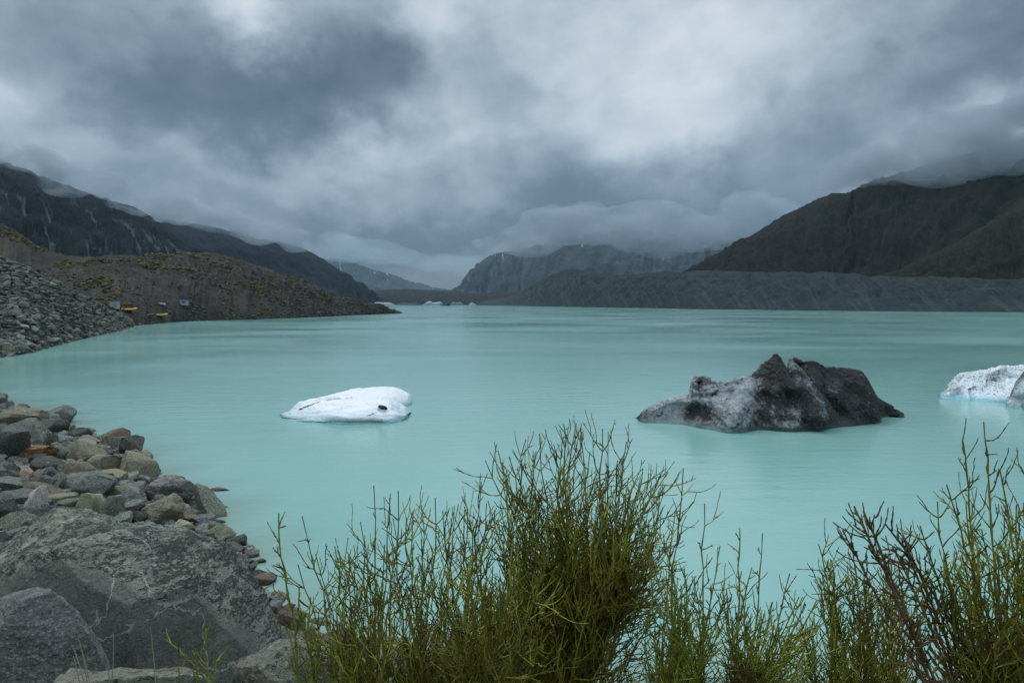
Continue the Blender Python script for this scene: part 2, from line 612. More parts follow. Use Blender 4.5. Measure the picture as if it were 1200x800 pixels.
def mat_mountain(name, veg, veg2, rock, scree, sc_amt=.6, sfreq=55, snow=0.0, noise_scale=.01, gold=None, skew=0.0, bumpd=4.0, lo=.55, top_rock=.3, dark=(1, 1, 1)):
    m, t, b = new_mat(name)
    geo = t.node('ShaderNodeNewGeometry')
    pos = geo.outputs['Position']
    luv = t.attr('luv', 'Vector')
    s = t.node('ShaderNodeSeparateXYZ'); t.put(s.inputs[0], luv)
    n1 = t.noise(pos, noise_scale, 6, .6)
    n2 = t.noise(pos, noise_scale * 6, 7, .65)
    n3 = t.noise(pos, noise_scale * 26, 5, .7)
    col = t.mix(t.maprange(n1, .4, .62), veg, veg2)
    rk = t.maprange(t.math('ADD', n2, t.math('MULTIPLY', s.outputs[1], top_rock)), .55, .72)
    col = t.mix(rk, col, rock)
    if gold:
        gn = t.noise(pos, noise_scale * 3, 7, .7, .3)
        col = t.mix(t.maprange(gn, .53, .62), col, gold)
    # loose scree running down the gullies
    cu = t.node('ShaderNodeCombineXYZ')
    uu = t.math('ADD', s.outputs[0], t.math('MULTIPLY', s.outputs[1], skew))
    t.put(cu.inputs[0], t.math('MULTIPLY', uu, sfreq)); t.put(cu.inputs[1], t.math('MULTIPLY', s.outputs[1], 2.2))
    sn = t.noise(cu.outputs[0], 1.0, 5, .6, .25)
    sm = t.math('MULTIPLY', t.maprange(sn, lo, lo + .05), sc_amt)
    sm = t.math('MULTIPLY', sm, t.maprange(n2, .35, .5, .35, 1.0))
    sm = t.math('MULTIPLY', sm, t.maprange(s.outputs[1], .55, .95, 1.0, .0 if snow == 0 else .6))
    col = t.mix(sm, col, scree)
    if snow:
        s2 = t.noise(cu.outputs[0], 1.7, 5, .6, .3)
        ms = t.math('MULTIPLY', t.maprange(s2, .635, .66), t.maprange(s.outputs[1], .45, .8))
        col = t.mix(t.math('MULTIPLY', ms, snow), col, (.75, .8, .85))
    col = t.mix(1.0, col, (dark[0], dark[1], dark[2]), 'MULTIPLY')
    t.put(b.inputs['Base Color'], col)
    b.inputs['Roughness'].default_value = 1.0
    b.inputs['Specular IOR Level'].default_value = .1
    t.put(b.inputs['Normal'], t.bump(t.math('ADD', n2, t.math('MULTIPLY', n3, .5)), .9, bumpd))
    return m


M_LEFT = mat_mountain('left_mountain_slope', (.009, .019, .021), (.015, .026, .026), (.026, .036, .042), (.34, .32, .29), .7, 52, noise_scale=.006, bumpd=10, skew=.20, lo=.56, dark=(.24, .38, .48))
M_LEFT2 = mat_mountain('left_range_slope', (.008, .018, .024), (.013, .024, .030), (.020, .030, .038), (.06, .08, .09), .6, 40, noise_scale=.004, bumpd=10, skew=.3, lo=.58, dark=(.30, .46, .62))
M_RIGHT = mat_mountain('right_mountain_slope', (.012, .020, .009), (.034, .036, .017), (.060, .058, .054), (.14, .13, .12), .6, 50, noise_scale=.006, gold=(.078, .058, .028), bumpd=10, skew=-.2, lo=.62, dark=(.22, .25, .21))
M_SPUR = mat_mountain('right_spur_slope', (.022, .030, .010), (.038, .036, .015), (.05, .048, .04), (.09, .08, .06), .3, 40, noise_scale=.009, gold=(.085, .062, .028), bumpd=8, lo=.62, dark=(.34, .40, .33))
M_MID = mat_mountain('far_mountain_slope', (.026, .042, .056), (.034, .052, .066), (.048, .066, .080), (.09, .12, .14), .5, 36, snow=.4, noise_scale=.002, bumpd=20, lo=.56)  # part of the distance haze is painted in: albedo raised and made bluer
M_LOW = mat_mountain('low_dark_ridge', (.012, .018, .018), (.018, .024, .022), (.03, .034, .034), (.05, .055, .055), .3, 60, noise_scale=.008, bumpd=6)
M_WALL = mat_mountain('moraine_wall_debris', (.032, .040, .044), (.045, .054, .058), (.060, .070, .074), (.10, .11, .115), .30, 170, noise_scale=.03, bumpd=3.5, lo=.52, top_rock=0, skew=.05, gold=(.040, .042, .036), dark=(.85, 1.0, 1.0))

# far range at the head of the valley, and the mountains along the lake
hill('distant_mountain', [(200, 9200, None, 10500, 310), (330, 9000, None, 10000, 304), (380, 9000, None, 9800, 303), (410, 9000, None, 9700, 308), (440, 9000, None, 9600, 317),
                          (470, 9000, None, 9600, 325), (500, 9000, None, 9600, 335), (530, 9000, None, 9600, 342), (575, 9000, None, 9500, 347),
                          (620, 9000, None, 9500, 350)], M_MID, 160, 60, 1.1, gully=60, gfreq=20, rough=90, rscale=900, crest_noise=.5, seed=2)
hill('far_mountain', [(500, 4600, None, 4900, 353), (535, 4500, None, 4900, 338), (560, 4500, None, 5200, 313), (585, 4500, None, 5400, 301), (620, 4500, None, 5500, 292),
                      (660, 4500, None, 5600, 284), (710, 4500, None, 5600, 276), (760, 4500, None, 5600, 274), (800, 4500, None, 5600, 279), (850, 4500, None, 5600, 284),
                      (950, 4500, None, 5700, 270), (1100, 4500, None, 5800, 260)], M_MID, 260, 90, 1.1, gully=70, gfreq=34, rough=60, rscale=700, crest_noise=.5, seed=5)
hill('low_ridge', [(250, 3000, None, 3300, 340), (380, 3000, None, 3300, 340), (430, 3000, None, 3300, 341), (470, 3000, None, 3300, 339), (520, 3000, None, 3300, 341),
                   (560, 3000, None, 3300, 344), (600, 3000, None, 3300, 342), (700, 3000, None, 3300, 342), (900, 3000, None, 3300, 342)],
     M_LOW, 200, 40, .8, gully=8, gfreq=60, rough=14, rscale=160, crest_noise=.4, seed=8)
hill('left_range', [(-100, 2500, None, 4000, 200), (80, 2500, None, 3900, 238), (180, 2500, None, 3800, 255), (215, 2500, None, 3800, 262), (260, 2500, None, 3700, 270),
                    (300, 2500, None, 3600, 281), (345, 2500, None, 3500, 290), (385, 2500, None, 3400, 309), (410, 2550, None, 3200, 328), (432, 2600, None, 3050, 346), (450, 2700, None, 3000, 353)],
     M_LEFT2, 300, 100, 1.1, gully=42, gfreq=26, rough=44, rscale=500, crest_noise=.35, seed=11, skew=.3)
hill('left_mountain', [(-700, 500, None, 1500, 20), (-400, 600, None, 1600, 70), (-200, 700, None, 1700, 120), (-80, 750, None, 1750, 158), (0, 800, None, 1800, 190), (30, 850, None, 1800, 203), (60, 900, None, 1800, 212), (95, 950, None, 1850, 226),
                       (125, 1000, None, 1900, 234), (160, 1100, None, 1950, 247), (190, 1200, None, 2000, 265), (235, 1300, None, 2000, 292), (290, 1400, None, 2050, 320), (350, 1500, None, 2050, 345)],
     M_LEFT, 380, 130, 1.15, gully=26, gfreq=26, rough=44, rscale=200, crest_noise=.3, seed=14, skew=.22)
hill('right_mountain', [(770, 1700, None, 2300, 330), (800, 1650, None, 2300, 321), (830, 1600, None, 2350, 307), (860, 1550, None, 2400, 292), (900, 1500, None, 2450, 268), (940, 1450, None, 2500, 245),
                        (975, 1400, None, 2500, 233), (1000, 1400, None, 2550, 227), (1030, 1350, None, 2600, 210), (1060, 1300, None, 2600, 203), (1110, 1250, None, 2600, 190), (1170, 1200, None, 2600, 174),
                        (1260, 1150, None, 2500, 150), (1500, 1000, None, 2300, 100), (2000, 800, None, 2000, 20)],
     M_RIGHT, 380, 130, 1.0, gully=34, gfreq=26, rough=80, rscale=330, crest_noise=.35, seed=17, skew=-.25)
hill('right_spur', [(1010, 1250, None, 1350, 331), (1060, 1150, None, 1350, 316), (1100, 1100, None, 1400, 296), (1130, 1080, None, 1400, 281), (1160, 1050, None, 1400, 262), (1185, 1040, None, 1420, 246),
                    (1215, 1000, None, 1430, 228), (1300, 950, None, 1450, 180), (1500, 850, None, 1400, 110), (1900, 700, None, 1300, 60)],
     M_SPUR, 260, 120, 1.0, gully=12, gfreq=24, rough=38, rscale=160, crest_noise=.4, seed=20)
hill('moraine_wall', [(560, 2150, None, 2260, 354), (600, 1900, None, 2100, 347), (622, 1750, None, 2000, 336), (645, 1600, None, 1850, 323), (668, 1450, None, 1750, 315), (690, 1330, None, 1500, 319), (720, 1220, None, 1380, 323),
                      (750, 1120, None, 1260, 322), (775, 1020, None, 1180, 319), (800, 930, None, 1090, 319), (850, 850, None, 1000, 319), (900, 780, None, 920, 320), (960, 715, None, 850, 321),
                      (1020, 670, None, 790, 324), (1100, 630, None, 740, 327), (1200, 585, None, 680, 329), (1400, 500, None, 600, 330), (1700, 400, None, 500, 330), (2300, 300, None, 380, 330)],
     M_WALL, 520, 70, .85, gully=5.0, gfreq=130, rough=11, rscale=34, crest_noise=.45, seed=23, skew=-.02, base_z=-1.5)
# ------------------------------------------------------------------ left moraine
M_MOR = mat_mountain('moraine_hill_rubble', (.038, .037, .033), (.060, .058, .052), (.082, .082, .077), (.11, .11, .10), .4, 40, noise_scale=.035, gold=(.055, .048, .020), bumpd=1.6, top_rock=-.05)
M_SCREE = mat_mountain('scree_rubble', (.075, .08, .072), (.11, .115, .10), (.14, .145, .13), (.16, .165, .15), .4, 30, noise_scale=.15, bumpd=.6, top_rock=0)
_, G_back = hill('moraine_ridge', [(-500, 160, None, 320, 150), (-250, 230, None, 380, 205), (-100, 270, None, 400, 238), (0, 290, None, 410, 263), (30, 290, None, 400, 280), (60, 290, None, 390, 296), (95, 290, None, 380, 302), (130, 300, None, 390, 304), (170, 310, None, 400, 310), (230, 330, None, 430, 330), (300, 350, None, 450, 345)],
     M_MOR, 240, 80, .9, gully=2.2, gfreq=26, rough=4, rscale=26, crest_noise=.5, seed=27, back=1.5)
_, G_hill = hill('moraine_hill', [(60, 240, None, 330, 316), (110, 225, None, 350, 303), (150, 237, None, 370, 301), (180, 262, None, 375, 300), (225, 300, None, 385, 298), (260, 318, None, 400, 300), (300, 335, None, 410, 312),
                       (340, 360, None, 430, 326), (375, 395, None, 450, 338), (400, 428, None, 475, 349), (430, 470, None, 500, 356), (455, 510, None, 525, 362), (470, 538, None, 541, 367)],
     M_MOR, 420, 110, .72, gully=2.6, gfreq=40, rough=5.0, rscale=24, crest_noise=.5, seed=31, back=1.18, base_z=-1.0)
_, G_scree = hill('scree_slope', [(-700, 40, None, 130, 190), (-400, 60, None, 140, 215), (-200, 78, None, 145, 250), (-80, 88, None, 150, 280), (0, 98, None, 155, 303), (30, 108, None, 160, 313), (60, 125, None, 170, 328), (90, 148, None, 185, 344), (115, 168, None, 200, 357), (135, 190, None, 225, 368), (150, 225, None, 250, 375), (160, 262, None, 275, 378)],
     M_SCREE, 380, 120, .95, gully=.9, gfreq=30, rough=2.2, rscale=9, crest_noise=.6, seed=35, back=1.4, base_z=-1.0)


# ------------------------------------------------------------------ stones
def ico(sub):
    bm = bmesh.new()
    bmesh.ops.create_icosphere(bm, subdivisions=sub, radius=1)
    v = np.array([x.co[:] for x in bm.verts]); f = np.array([[y.index for y in x.verts] for x in bm.faces])
    bm.free()
    return v, f


ICO = {k: ico(k) for k in (1, 2, 3, 4, 5)}


def rock_verts(seed, sub, cuts=11, amp=.10, freq=1.6, hard=.74):
    """an angular stone: a ball with flat faces broken off it, then weathered"""
    rg = np.random.default_rng(seed)
    v, f = ICO[sub]
    v = v.copy()
    for k in range(cuts):
        n = rg.normal(size=3); n /= np.linalg.norm(n)
        d = rg.uniform(hard - .34, hard + .08)
        s = v @ n - d
        v = v - np.where(s > 0, s, 0)[:, None] * n * .97
    nrm = v / (np.linalg.norm(v, axis=1, keepdims=True) + 1e-9)
    if amp:
        v = v + nrm * (fbm(v * freq + seed * 3.1, 4, .5) * amp)[:, None]
        if sub >= 3:
            q = v @ np.array([[.5, .1, .2], [.1, .6, .2], [.5, .2, 2.2]])
            v = v + nrm * (fbm(q * freq * 2.2 + seed, 5, .62, ridged=True) * amp * .7)[:, None]
    mx = np.abs(v).max(axis=0)
    return v / mx, f


def rock_mesh(name, seed, sub, mat, **kw):
    v, f = rock_verts(seed, sub, **kw)
    o = mesh_obj(name, v, f, mat, smooth=True)
    return o


PLACED = []        # (x, y, r) of the stones set by hand


def set_rock(o, px, py, w, h, label, group=None, cat='rock', depth=None, Y=None, z=None, rot=None, tilt=0.0, turn=None):
    """a stone whose outline in the photograph is centred on px, py and w by h pixels"""
    if Y is None:
        g = hit_ground(px, py + h * .35)
    else:
        g = P(px, py + h * .35, Y)
    d = g.y
    k = d / F
    rw, rh = w * k / 2, h * k / 2
    c = P(px, py, d)
    rd = depth if depth else (rw + rh) * .55
    o.location = (c.x, c.y + rd * .3, c.z - rh * .10)
    o.scale = (rw * 1.02, rd, rh * 1.12)
    o.rotation_euler = (0, tilt, 0 if turn is None else turn)
    tag(o, label, cat, group)
    PLACED.append((c.x, c.y + rd * .3, rw))
    return o


HAND = [
    (18, 489, 66, 34, TAN, 'wedge shaped olive grey rock pointing into the water at the far end of the shore', 'wedge rock', .0),
    (75, 487, 17, 13, BROWN, 'small brown pointed rock standing alone in the water beyond the other shore rocks', 'lone brown rock', .0),
    (27, 511, 62, 38, GREY, 'broad streaked grey rock between the wedge rock and the rusty ledge', 'streaked grey rock', .1),
    (4, 521, 34, 46, BLUE, 'smooth bluish slab leaning at the left edge of the photo above the rusty ledge', 'leaning blue slab', .5),
    (57, 503, 34, 24, DARK, 'dark rounded hump of rock just left of the dark block at the water edge', 'dark hump', .0),
    (90, 509, 29, 16, DARK, 'dark flat topped block at the water edge with water on its right', 'dark edge block', .0),
    (55, 517, 26, 20, BLUE, 'blue-grey rock under the dark rounded hump', 'blue-grey rock', .3),
    (30, 531, 62, 24, RUST, 'rust orange ledge rock with a black hollow beneath it', 'rusty ledge', .05),
    (8, 560, 30, 18, DARK, 'black shaded rock in the hollow under the rusty ledge', 'hollow rock', .0),
    (66, 531, 30, 20, GREEN, 'mossy grey-green rock touching the right end of the rusty ledge', 'mossy rock', .1),
    (94, 535, 44, 26, TAN, 'long olive tan slab sloping down behind the brown lichened block', 'olive slab', .35),
    (121, 545, 38, 24, TAN, 'brown-green lichened block beside the square block at the water', 'lichened block', .15),
    (151, 545, 30, 20, GREEN, 'square grey-green block at the water edge with a dark right face', 'square block', .1),
    (124, 530, 24, 12, DARK, 'dark wedge above the brown-green lichened block touching the water', 'dark wedge', .2),
    (24, 557, 26, 14, RUST, 'small rusty brown stone below the rusty ledge', 'rusty stone', .0),
    (18, 569, 26, 20, GREEN, 'rounded grey-green stone left of the pink mottled rock', 'round green stone', .0),
    (56, 556, 16, 22, BLUE, 'upright bluish stone below the mossy rock', 'upright blue stone', .0),
    (39, 589, 28, 32, PINK, 'egg shaped pink and white mottled rock above the left end of the giant boulder', 'pink rock', .0),
    (7, 604, 26, 36, DARK, 'smooth almost black boulder cut by the left edge of the photo', 'black boulder', .0),
    (12, 580, 30, 12, LAV, 'flat pale grey stone above the black boulder', 'flat pale stone', .05),
    (76, 591, 36, 20, GREEN, 'bluish green rounded stone right of the pink mottled rock', 'blue-green stone', .0),
    (103, 593, 38, 30, OLIVE, 'yellow-green lichened round rock behind the crest of the giant boulder', 'lichened round rock', .0),
    (127, 599, 36, 34, GREEN, 'round two-tone rock, dark on its left side, behind the giant boulder', 'two-tone rock', .0),
    (192, 577, 62, 36, LAV, 'large lavender grey slab at the water edge with smooth streaks', 'lavender slab', .08),
    (205, 563, 18, 10, DARK, 'small dark stone poking out of the water behind the lavender slab', 'small dark stone', .0),
    (236, 578, 32, 14, BROWN, 'flat brown-grey rock standing in the water right of the lavender slab', 'water rock', .05),
    (256, 573.5, 24, 3, BROWN, 'thin brown rock barely breaking the water behind the flat water rock', 'thin rock', .0),
    (189, 598, 52, 32, TAN, 'pale olive humped rock directly below the lavender slab', 'pale olive rock', .05),
    (213, 618, 25, 18, OLIVE, 'yellowish cube like stone on top of the giant boulder edge', 'yellowish stone', .0),
    (238, 611, 34, 13, BLUE, 'dark blue slab reaching into the water right of the yellowish stone', 'blue slab', .0),
    (258, 626, 34, 20, OLIVE, 'yellow-green flat stone between the blue slab and the purple stone', 'yellow-green stone', .1),
    (279, 634, 30, 16, DARK, 'jagged dark purple stone at the water edge', 'purple stone', .25),
    (274, 642, 14, 12, LAV, 'small pale stone leaning on the jagged purple stone', 'small pale stone', .0),
    (291, 647, 25, 13, LAV, 'pale brown flat stone in the water below the jagged purple stone', 'pale flat stone', .15),
    (281, 653, 14, 12, PINK, 'small whitish stone left of the pale brown flat stone', 'whitish stone', .0),
    (305, 657, 18, 5, BROWN, 'low brown stone nearly drowned in the water, farthest right above the dark slabs', 'drowned stone', .0),
    (300, 672, 26, 8, DARK, 'thin dark slab lying on the brown slab in the shallows', 'thin dark slab', .0),
    (310, 679, 28, 12, BROWN, 'brown slab in the shallows beneath the thin dark slab', 'brown slab', .05),
    (284, 668, 20, 22, BLUE, 'blue-grey stone wedged against the right shoulder of the giant boulder', 'wedged stone', .0),
    (318, 715, 30, 18, BLUE, 'blue-grey stone in the shallows above the purple brown rock', 'shallows stone', .1),
    (338, 711, 15, 9, BROWN, 'small brown stone at the water edge left of the tall bush', 'small brown stone', .0),
    (334, 727, 48, 26, BROWN, 'purple brown overhanging rock beside the right side of the giant boulder', 'purple-brown rock', .1),
    (322, 749, 44, 30, BLUE, 'streaked blue-white rock under the purple brown rock', 'streaked blue rock', .15),
    (352, 758, 40, 24, GREY, 'grey rock half hidden by the left twigs of the big bush', 'half hidden rock', .1),
]
for i_, (px, py, w, h, mt, lab, short, tilt) in enumerate(HAND):
    o = rock_mesh('rock', 100 + i_, 5 if w > 45 else 4, mt, cuts=22, amp=.09, hard=.70)
    set_rock(o, px, py, w * 1.0, h * 1.1, lab, 'rocks of the near shore', tilt=tilt)
HAND_RY = len(HAND)

# stones strewn between them: the largest in view each an object, the rest one pile
LIB = [[rock_verts(500 + k, 4, cuts=22, amp=.085, hard=.69) for k in range(18)], [rock_verts(700 + k, 1, cuts=7, amp=0) for k in range(10)],
       [rock_verts(800 + k, 2, cuts=9, amp=.06) for k in range(10)]]
LIBME = {}


def lib_rock(k, mat):
    if k not in LIBME:
        v, f = LIB[0][k]
        o = mesh_obj('rock', v, f, GREY)
        LIBME[k] = o.data
    else:
        o = bpy.data.objects.new('rock', LIBME[k]); COL.objects.link(o)
    o.material_slots[0].link = 'OBJECT'
    o.material_slots[0].material = mat
    return o


rg = np.random.default_rng(21)
cand = list(PLACED)
cells = {}


def cell_add(x, y, r):
    cells.setdefault((int(x // 2), int(y // 2)), []).append((x, y, r))


for c in cand:
    cell_add(*c)


def free(x, y, r, f):
    R_ = 2 if r < 1 else 3
    for i in range(int(x // 2) - R_, int(x // 2) + R_ + 1):
        for j in range(int(y // 2) - R_, int(y // 2) + R_ + 1):
            for (a, b_, c_) in cells.get((i, j), ()):
                if (a - x) ** 2 + (b_ - y) ** 2 < ((r + c_) * f) ** 2:
                    return False
    return True


strewn = []
for (rmin, rmax, tries, f) in ((.55, .9, 900, .8), (.36, .55, 2600, .72), (.24, .36, 6000, .70), (.15, .24, 9000, .68)):
    for _ in range(tries):
        # even in bearing and log distance: denser near the camera
        Y = math.exp(rg.uniform(math.log(13), math.log(62)))
        X = -Y * rg.uniform(.10, .86)
        d = float(shore_dist(X, Y))
        r = rg.uniform(rmin, rmax) * (1.0 if Y > 22 else .8)
        if d < -.35 - .3 * (r > .4) or (d < 0 and rg.random() < .55):
            continue
        if d > 26 or not free(X, Y, r, f):
            continue
        cell_add(X, Y, r)
        strewn.append((X, Y, r))
XY = np.array([(a, b_) for a, b_, c_ in strewn])
ZZ = ground_z(XY[:, 0], XY[:, 1])
info = []
for (X, Y, r), z in zip(strewn, ZZ):
    px, py, dd = to_px((X, Y, z))
    info.append((r * F / Y, X, Y, float(z), r, px, py))
info.sort(reverse=True)


def visible(px, py):
    if px < -8 or px > 360 or py < 465 or py > 790:
        return False
    top = np.interp(px, [0, 40, 70, 100, 130, 200, 245, 285, 310, 330], [650, 622, 600, 603, 613, 622, 632, 662, 705, 790])
    return py < top + 4


vis = [q for q in info if visible(q[5], q[6])]
N_SINGLE = 210
single = vis[:N_SINGLE]
sset = set(id(q) for q in single)
others = [q for q in info if id(q) not in sset]
LAND = [(h_[0], h_[1], h_[6]) for h_ in HAND]
used_lab = {}
DIRW = [('right of', 1, 0), ('left of', -1, 0), ('above', 0, -1), ('below', 0, 1)]


def rock_label(px, py, rpx, colour, shape):
    size = 'large' if rpx > 13 else 'medium' if rpx > 9 else 'small' if rpx > 6.5 else 'very small'
    near = sorted(LAND, key=lambda q: (q[0] - px) ** 2 + ((q[1] - py) * 1.3) ** 2)

    def rel(q):
        dx, dy = px - q[0], py - q[1]
        a = max(DIRW, key=lambda w: w[1] * dx + w[2] * dy * 1.2)
        return a[0]
    opts = [f"{size} {colour} {shape} rock {rel(near[0])} the {near[0][2]}",
            f"{size} {colour} {shape} rock between the {near[0][2]} and the {near[1][2]}",
            f"{size} {colour} {shape} rock {rel(near[1])} the {near[1][2]}",
            f"{size} {colour} {shape} rock {rel(near[0])} the {near[0][2]}, toward the {near[2][2]}",
            f"{size} {colour} {shape} rock {rel(near[2])} the {near[2][2]} and {rel(near[1])} the {near[1][2]}"]
    for o_ in opts:
        if o_ not in used_lab and len(o_.split()) <= 16:
            used_lab[o_] = 1
            return o_
    return opts[1] if len(opts[1].split()) <= 16 else opts[0]


SHAPES = [('flat', (1.25, .9, .50)), ('blocky', (1.0, .85, .80)), ('angular', (1.05, .8, .68)), ('long', (1.5, .75, .55)), ('rounded', (1.0, .95, .75))]
wts = np.array([w for _, _, w in ROCKMATS], float); wts /= wts.sum()
for q in single:
    rpx, X, Y, z, r, px, py = q
    mt, cname, _ = ROCKMATS[rg.choice(len(ROCKMATS), p=wts)]
    sname, sc = SHAPES[rg.integers(0, 5)]
    o = lib_rock(int(rg.integers(0, 18)), mt)
    o.location = (X, Y, z + r * sc[2] * rg.uniform(.25, .6))
    o.scale = (r * sc[0] * 1.12, r * sc[1] * 1.12, r * sc[2] * 1.12)
    o.rotation_euler = (rg.normal() * .25, rg.normal() * .25 + .12, rg.uniform(-1.0, 1.0))
    tag(o, rock_label(px, py, rpx, cname, sname), 'rock', 'rocks of the near shore')


def pile(name, items, lib, mat_list, parent=None, kind='stuff', shades=True):
    """many small stones joined in one mesh; items: x, y, z, r"""
    vs, fs, sh, off = [], [], [], 0
    rg2 = np.random.default_rng(len(items))
    for (x, y, z, r) in items:
        v, f = lib[rg2.integers(0, len(lib))]
        e = Euler((rg2.uniform(-.4, .4), rg2.uniform(-.4, .4), rg2.uniform(0, 6.28))).to_matrix()
        sc = np.array([rg2.uniform(.9, 1.45), rg2.uniform(.7, 1), rg2.uniform(.45, .8)]) * r
        w = (v * sc) @ np.array(e).T + (x, y, z)
        vs.append(w); fs.append(f + off); off += len(v)
        sh.append(np.full(len(v), rg2.random()))
    o = mesh_obj(name, np.concatenate(vs), np.concatenate(fs), mat_list, parent, smooth=False, attrs={'shade': np.concatenate(sh)})
    tag(o, kind=kind)
    return o


def mat_rubble(name, stops, scale=1.0, wet=False):
    m, t, b = new_mat(name)
    geo = t.node('ShaderNodeNewGeometry')
    sh = t.attr('shade')
    n = t.noise(geo.outputs['Position'], 4.0 * scale, 7, .7)
    n2 = t.noise(geo.outputs['Position'], .25 * scale, 4, .6)
    col = t.ramp(sh, stops)
    col = t.mix(t.maprange(n, .45, .62, 0, .8), col, t.mix(.5, col, (.03, .032, .028)))
    col = t.mix(t.maprange(n2, .4, .65, 0, .5), col, t.mix(.6, col, (.06, .055, .04)))
    if wet:
        sz = t.node('ShaderNodeSeparateXYZ'); t.put(sz.inputs[0], geo.outputs['Position'])
        col = t.mix(t.maprange(sz.outputs[2], 0, .12, .4, 1), t.mix(.75, col, (.015, .015, .012)), col)
    t.put(b.inputs['Base Color'], col)
    b.inputs['Roughness'].default_value = .9
    b.inputs['Specular IOR Level'].default_value = .25
    t.put(b.inputs['Normal'], t.bump(n, .6, .1 / scale))
    return m


M_RUB = mat_rubble('shore_rubble', [(0, (.07, .075, .075)), (.3, (.13, .14, .13)), (.55, (.18, .19, .16)), (.8, (.24, .24, .20)), (.92, (.17, .13, .095)), (1, (.33, .325, .29))], wet=True)
items = [(X, Y, z + r * .2, r) for (rpx, X, Y, z, r, px, py) in others]
pile('shore_rubble', items, LIB[2], M_RUB)
peb = []
n_ = 16000
Yr = np.exp(rg.uniform(math.log(12), math.log(60), n_)); Xr = -Yr * rg.uniform(.02, .86, n_)
dr = shore_dist(Xr, Yr)
ok = (dr > -.25) & (dr < 22)
Xr, Yr = Xr[ok], Yr[ok]
Zr = ground_z(Xr, Yr)
for x, y, z in zip(Xr, Yr, Zr):
    r = (.04 + .17 * rg.random() ** 2.2) * (y / 24) ** .6
    peb.append((x, y, z + r * .2, r))
pile('shore_pebbles', peb, LIB[1], M_RUB)

# ------------------------------------------------------------------ the giant boulder and the rocks at the photographer's feet
def loft_rock(name, stations, mat, nu, nv, amp, scale, seed, strata=0.0, facets=0, fper=(86, 96)):
    """stations: px, then (py, Y) along the section from the foot of the front face over the top to the back"""
    rows = []
    for st in stations:
        px, sec = st[0], st[1:]
        pts = [P(px, a, b_) for a, b_ in sec]
        ft = pts[0].copy(); ft.z = float(ground_z(ft.x, ft.y)) - .35; ft.y -= .05
        bk = pts[-1].copy(); bk.y += .9; bk.x *= bk.y / (bk.y - .9); bk.z = float(ground_z(bk.x, bk.y)) - .4
        md = (pts[-1] * .6 + bk * .4); md.z = pts[-1].z * .75 + bk.z * .25; md.y += .3
        rows.append([tuple(ft)] + [tuple(p) for p in pts] + [tuple(md), tuple(bk)])
    rows = np.array(rows)
    # close both ends
    first = rows[0] * .15 + rows[0].mean(axis=0) * .85
    last = rows[-1] * .15 + rows[-1].mean(axis=0) * .85
    rows = np.concatenate([first[None], rows, last[None]])
    R = resample(rows, nu)
    G = np.transpose(resample(np.transpose(R, (1, 0, 2)), nv), (1, 0, 2))
    N = normals_of(G)
    out_ = G - G.reshape(-1, 3).mean(axis=0)
    if (np.sum(N * out_)) < 0:
        N = -N
    d = fbm(G * scale + seed, 6, .55) * amp
    d = d + fbm(G * scale * 3.2 + seed, 5, .6, ridged=True) * amp * .32
    if strata:
        q = G @ np.array([[.25, .1, .2], [.1, .3, .2], [.9, .2, 3.0]])
        d = d + fbm(q * scale * 1.4 + seed, 5, .55, ridged=True) * strata
    G = G + N * d[..., None]
    # faces broken off flat
    if facets:
        rgf_ = np.random.default_rng(int(seed * 10))
        Q = G.reshape(-1, 3)
        lo_, hi_ = Q.min(0), Q.max(0)
        cc_, hf_ = (lo_ + hi_) / 2, (hi_ - lo_) / 2
        for _ in range(facets):
            n_ = rgf_.normal(size=3); n_[1] = -abs(n_[1]); n_[2] = abs(n_[2]) * .8; n_ /= np.linalg.norm(n_)
            sN = ((Q - cc_) / hf_) @ n_
            dN = np.percentile(sN, rgf_.uniform(*fper))
            Q = Q - np.where(sN > dN, sN - dN, 0)[:, None] * n_ * hf_ * .93
        Q = Q + (fbm(Q * 7 + seed, 4, .6, ridged=True) * .012)[:, None] * np.array([0, -1, .4])
        G = Q.reshape(G.shape)
    o = mesh_obj(name, G.reshape(-1, 3), grid_faces(nu, nv), mat, attrs={'sec': np.tile(np.linspace(0, 1, nv), nu)})
    return o


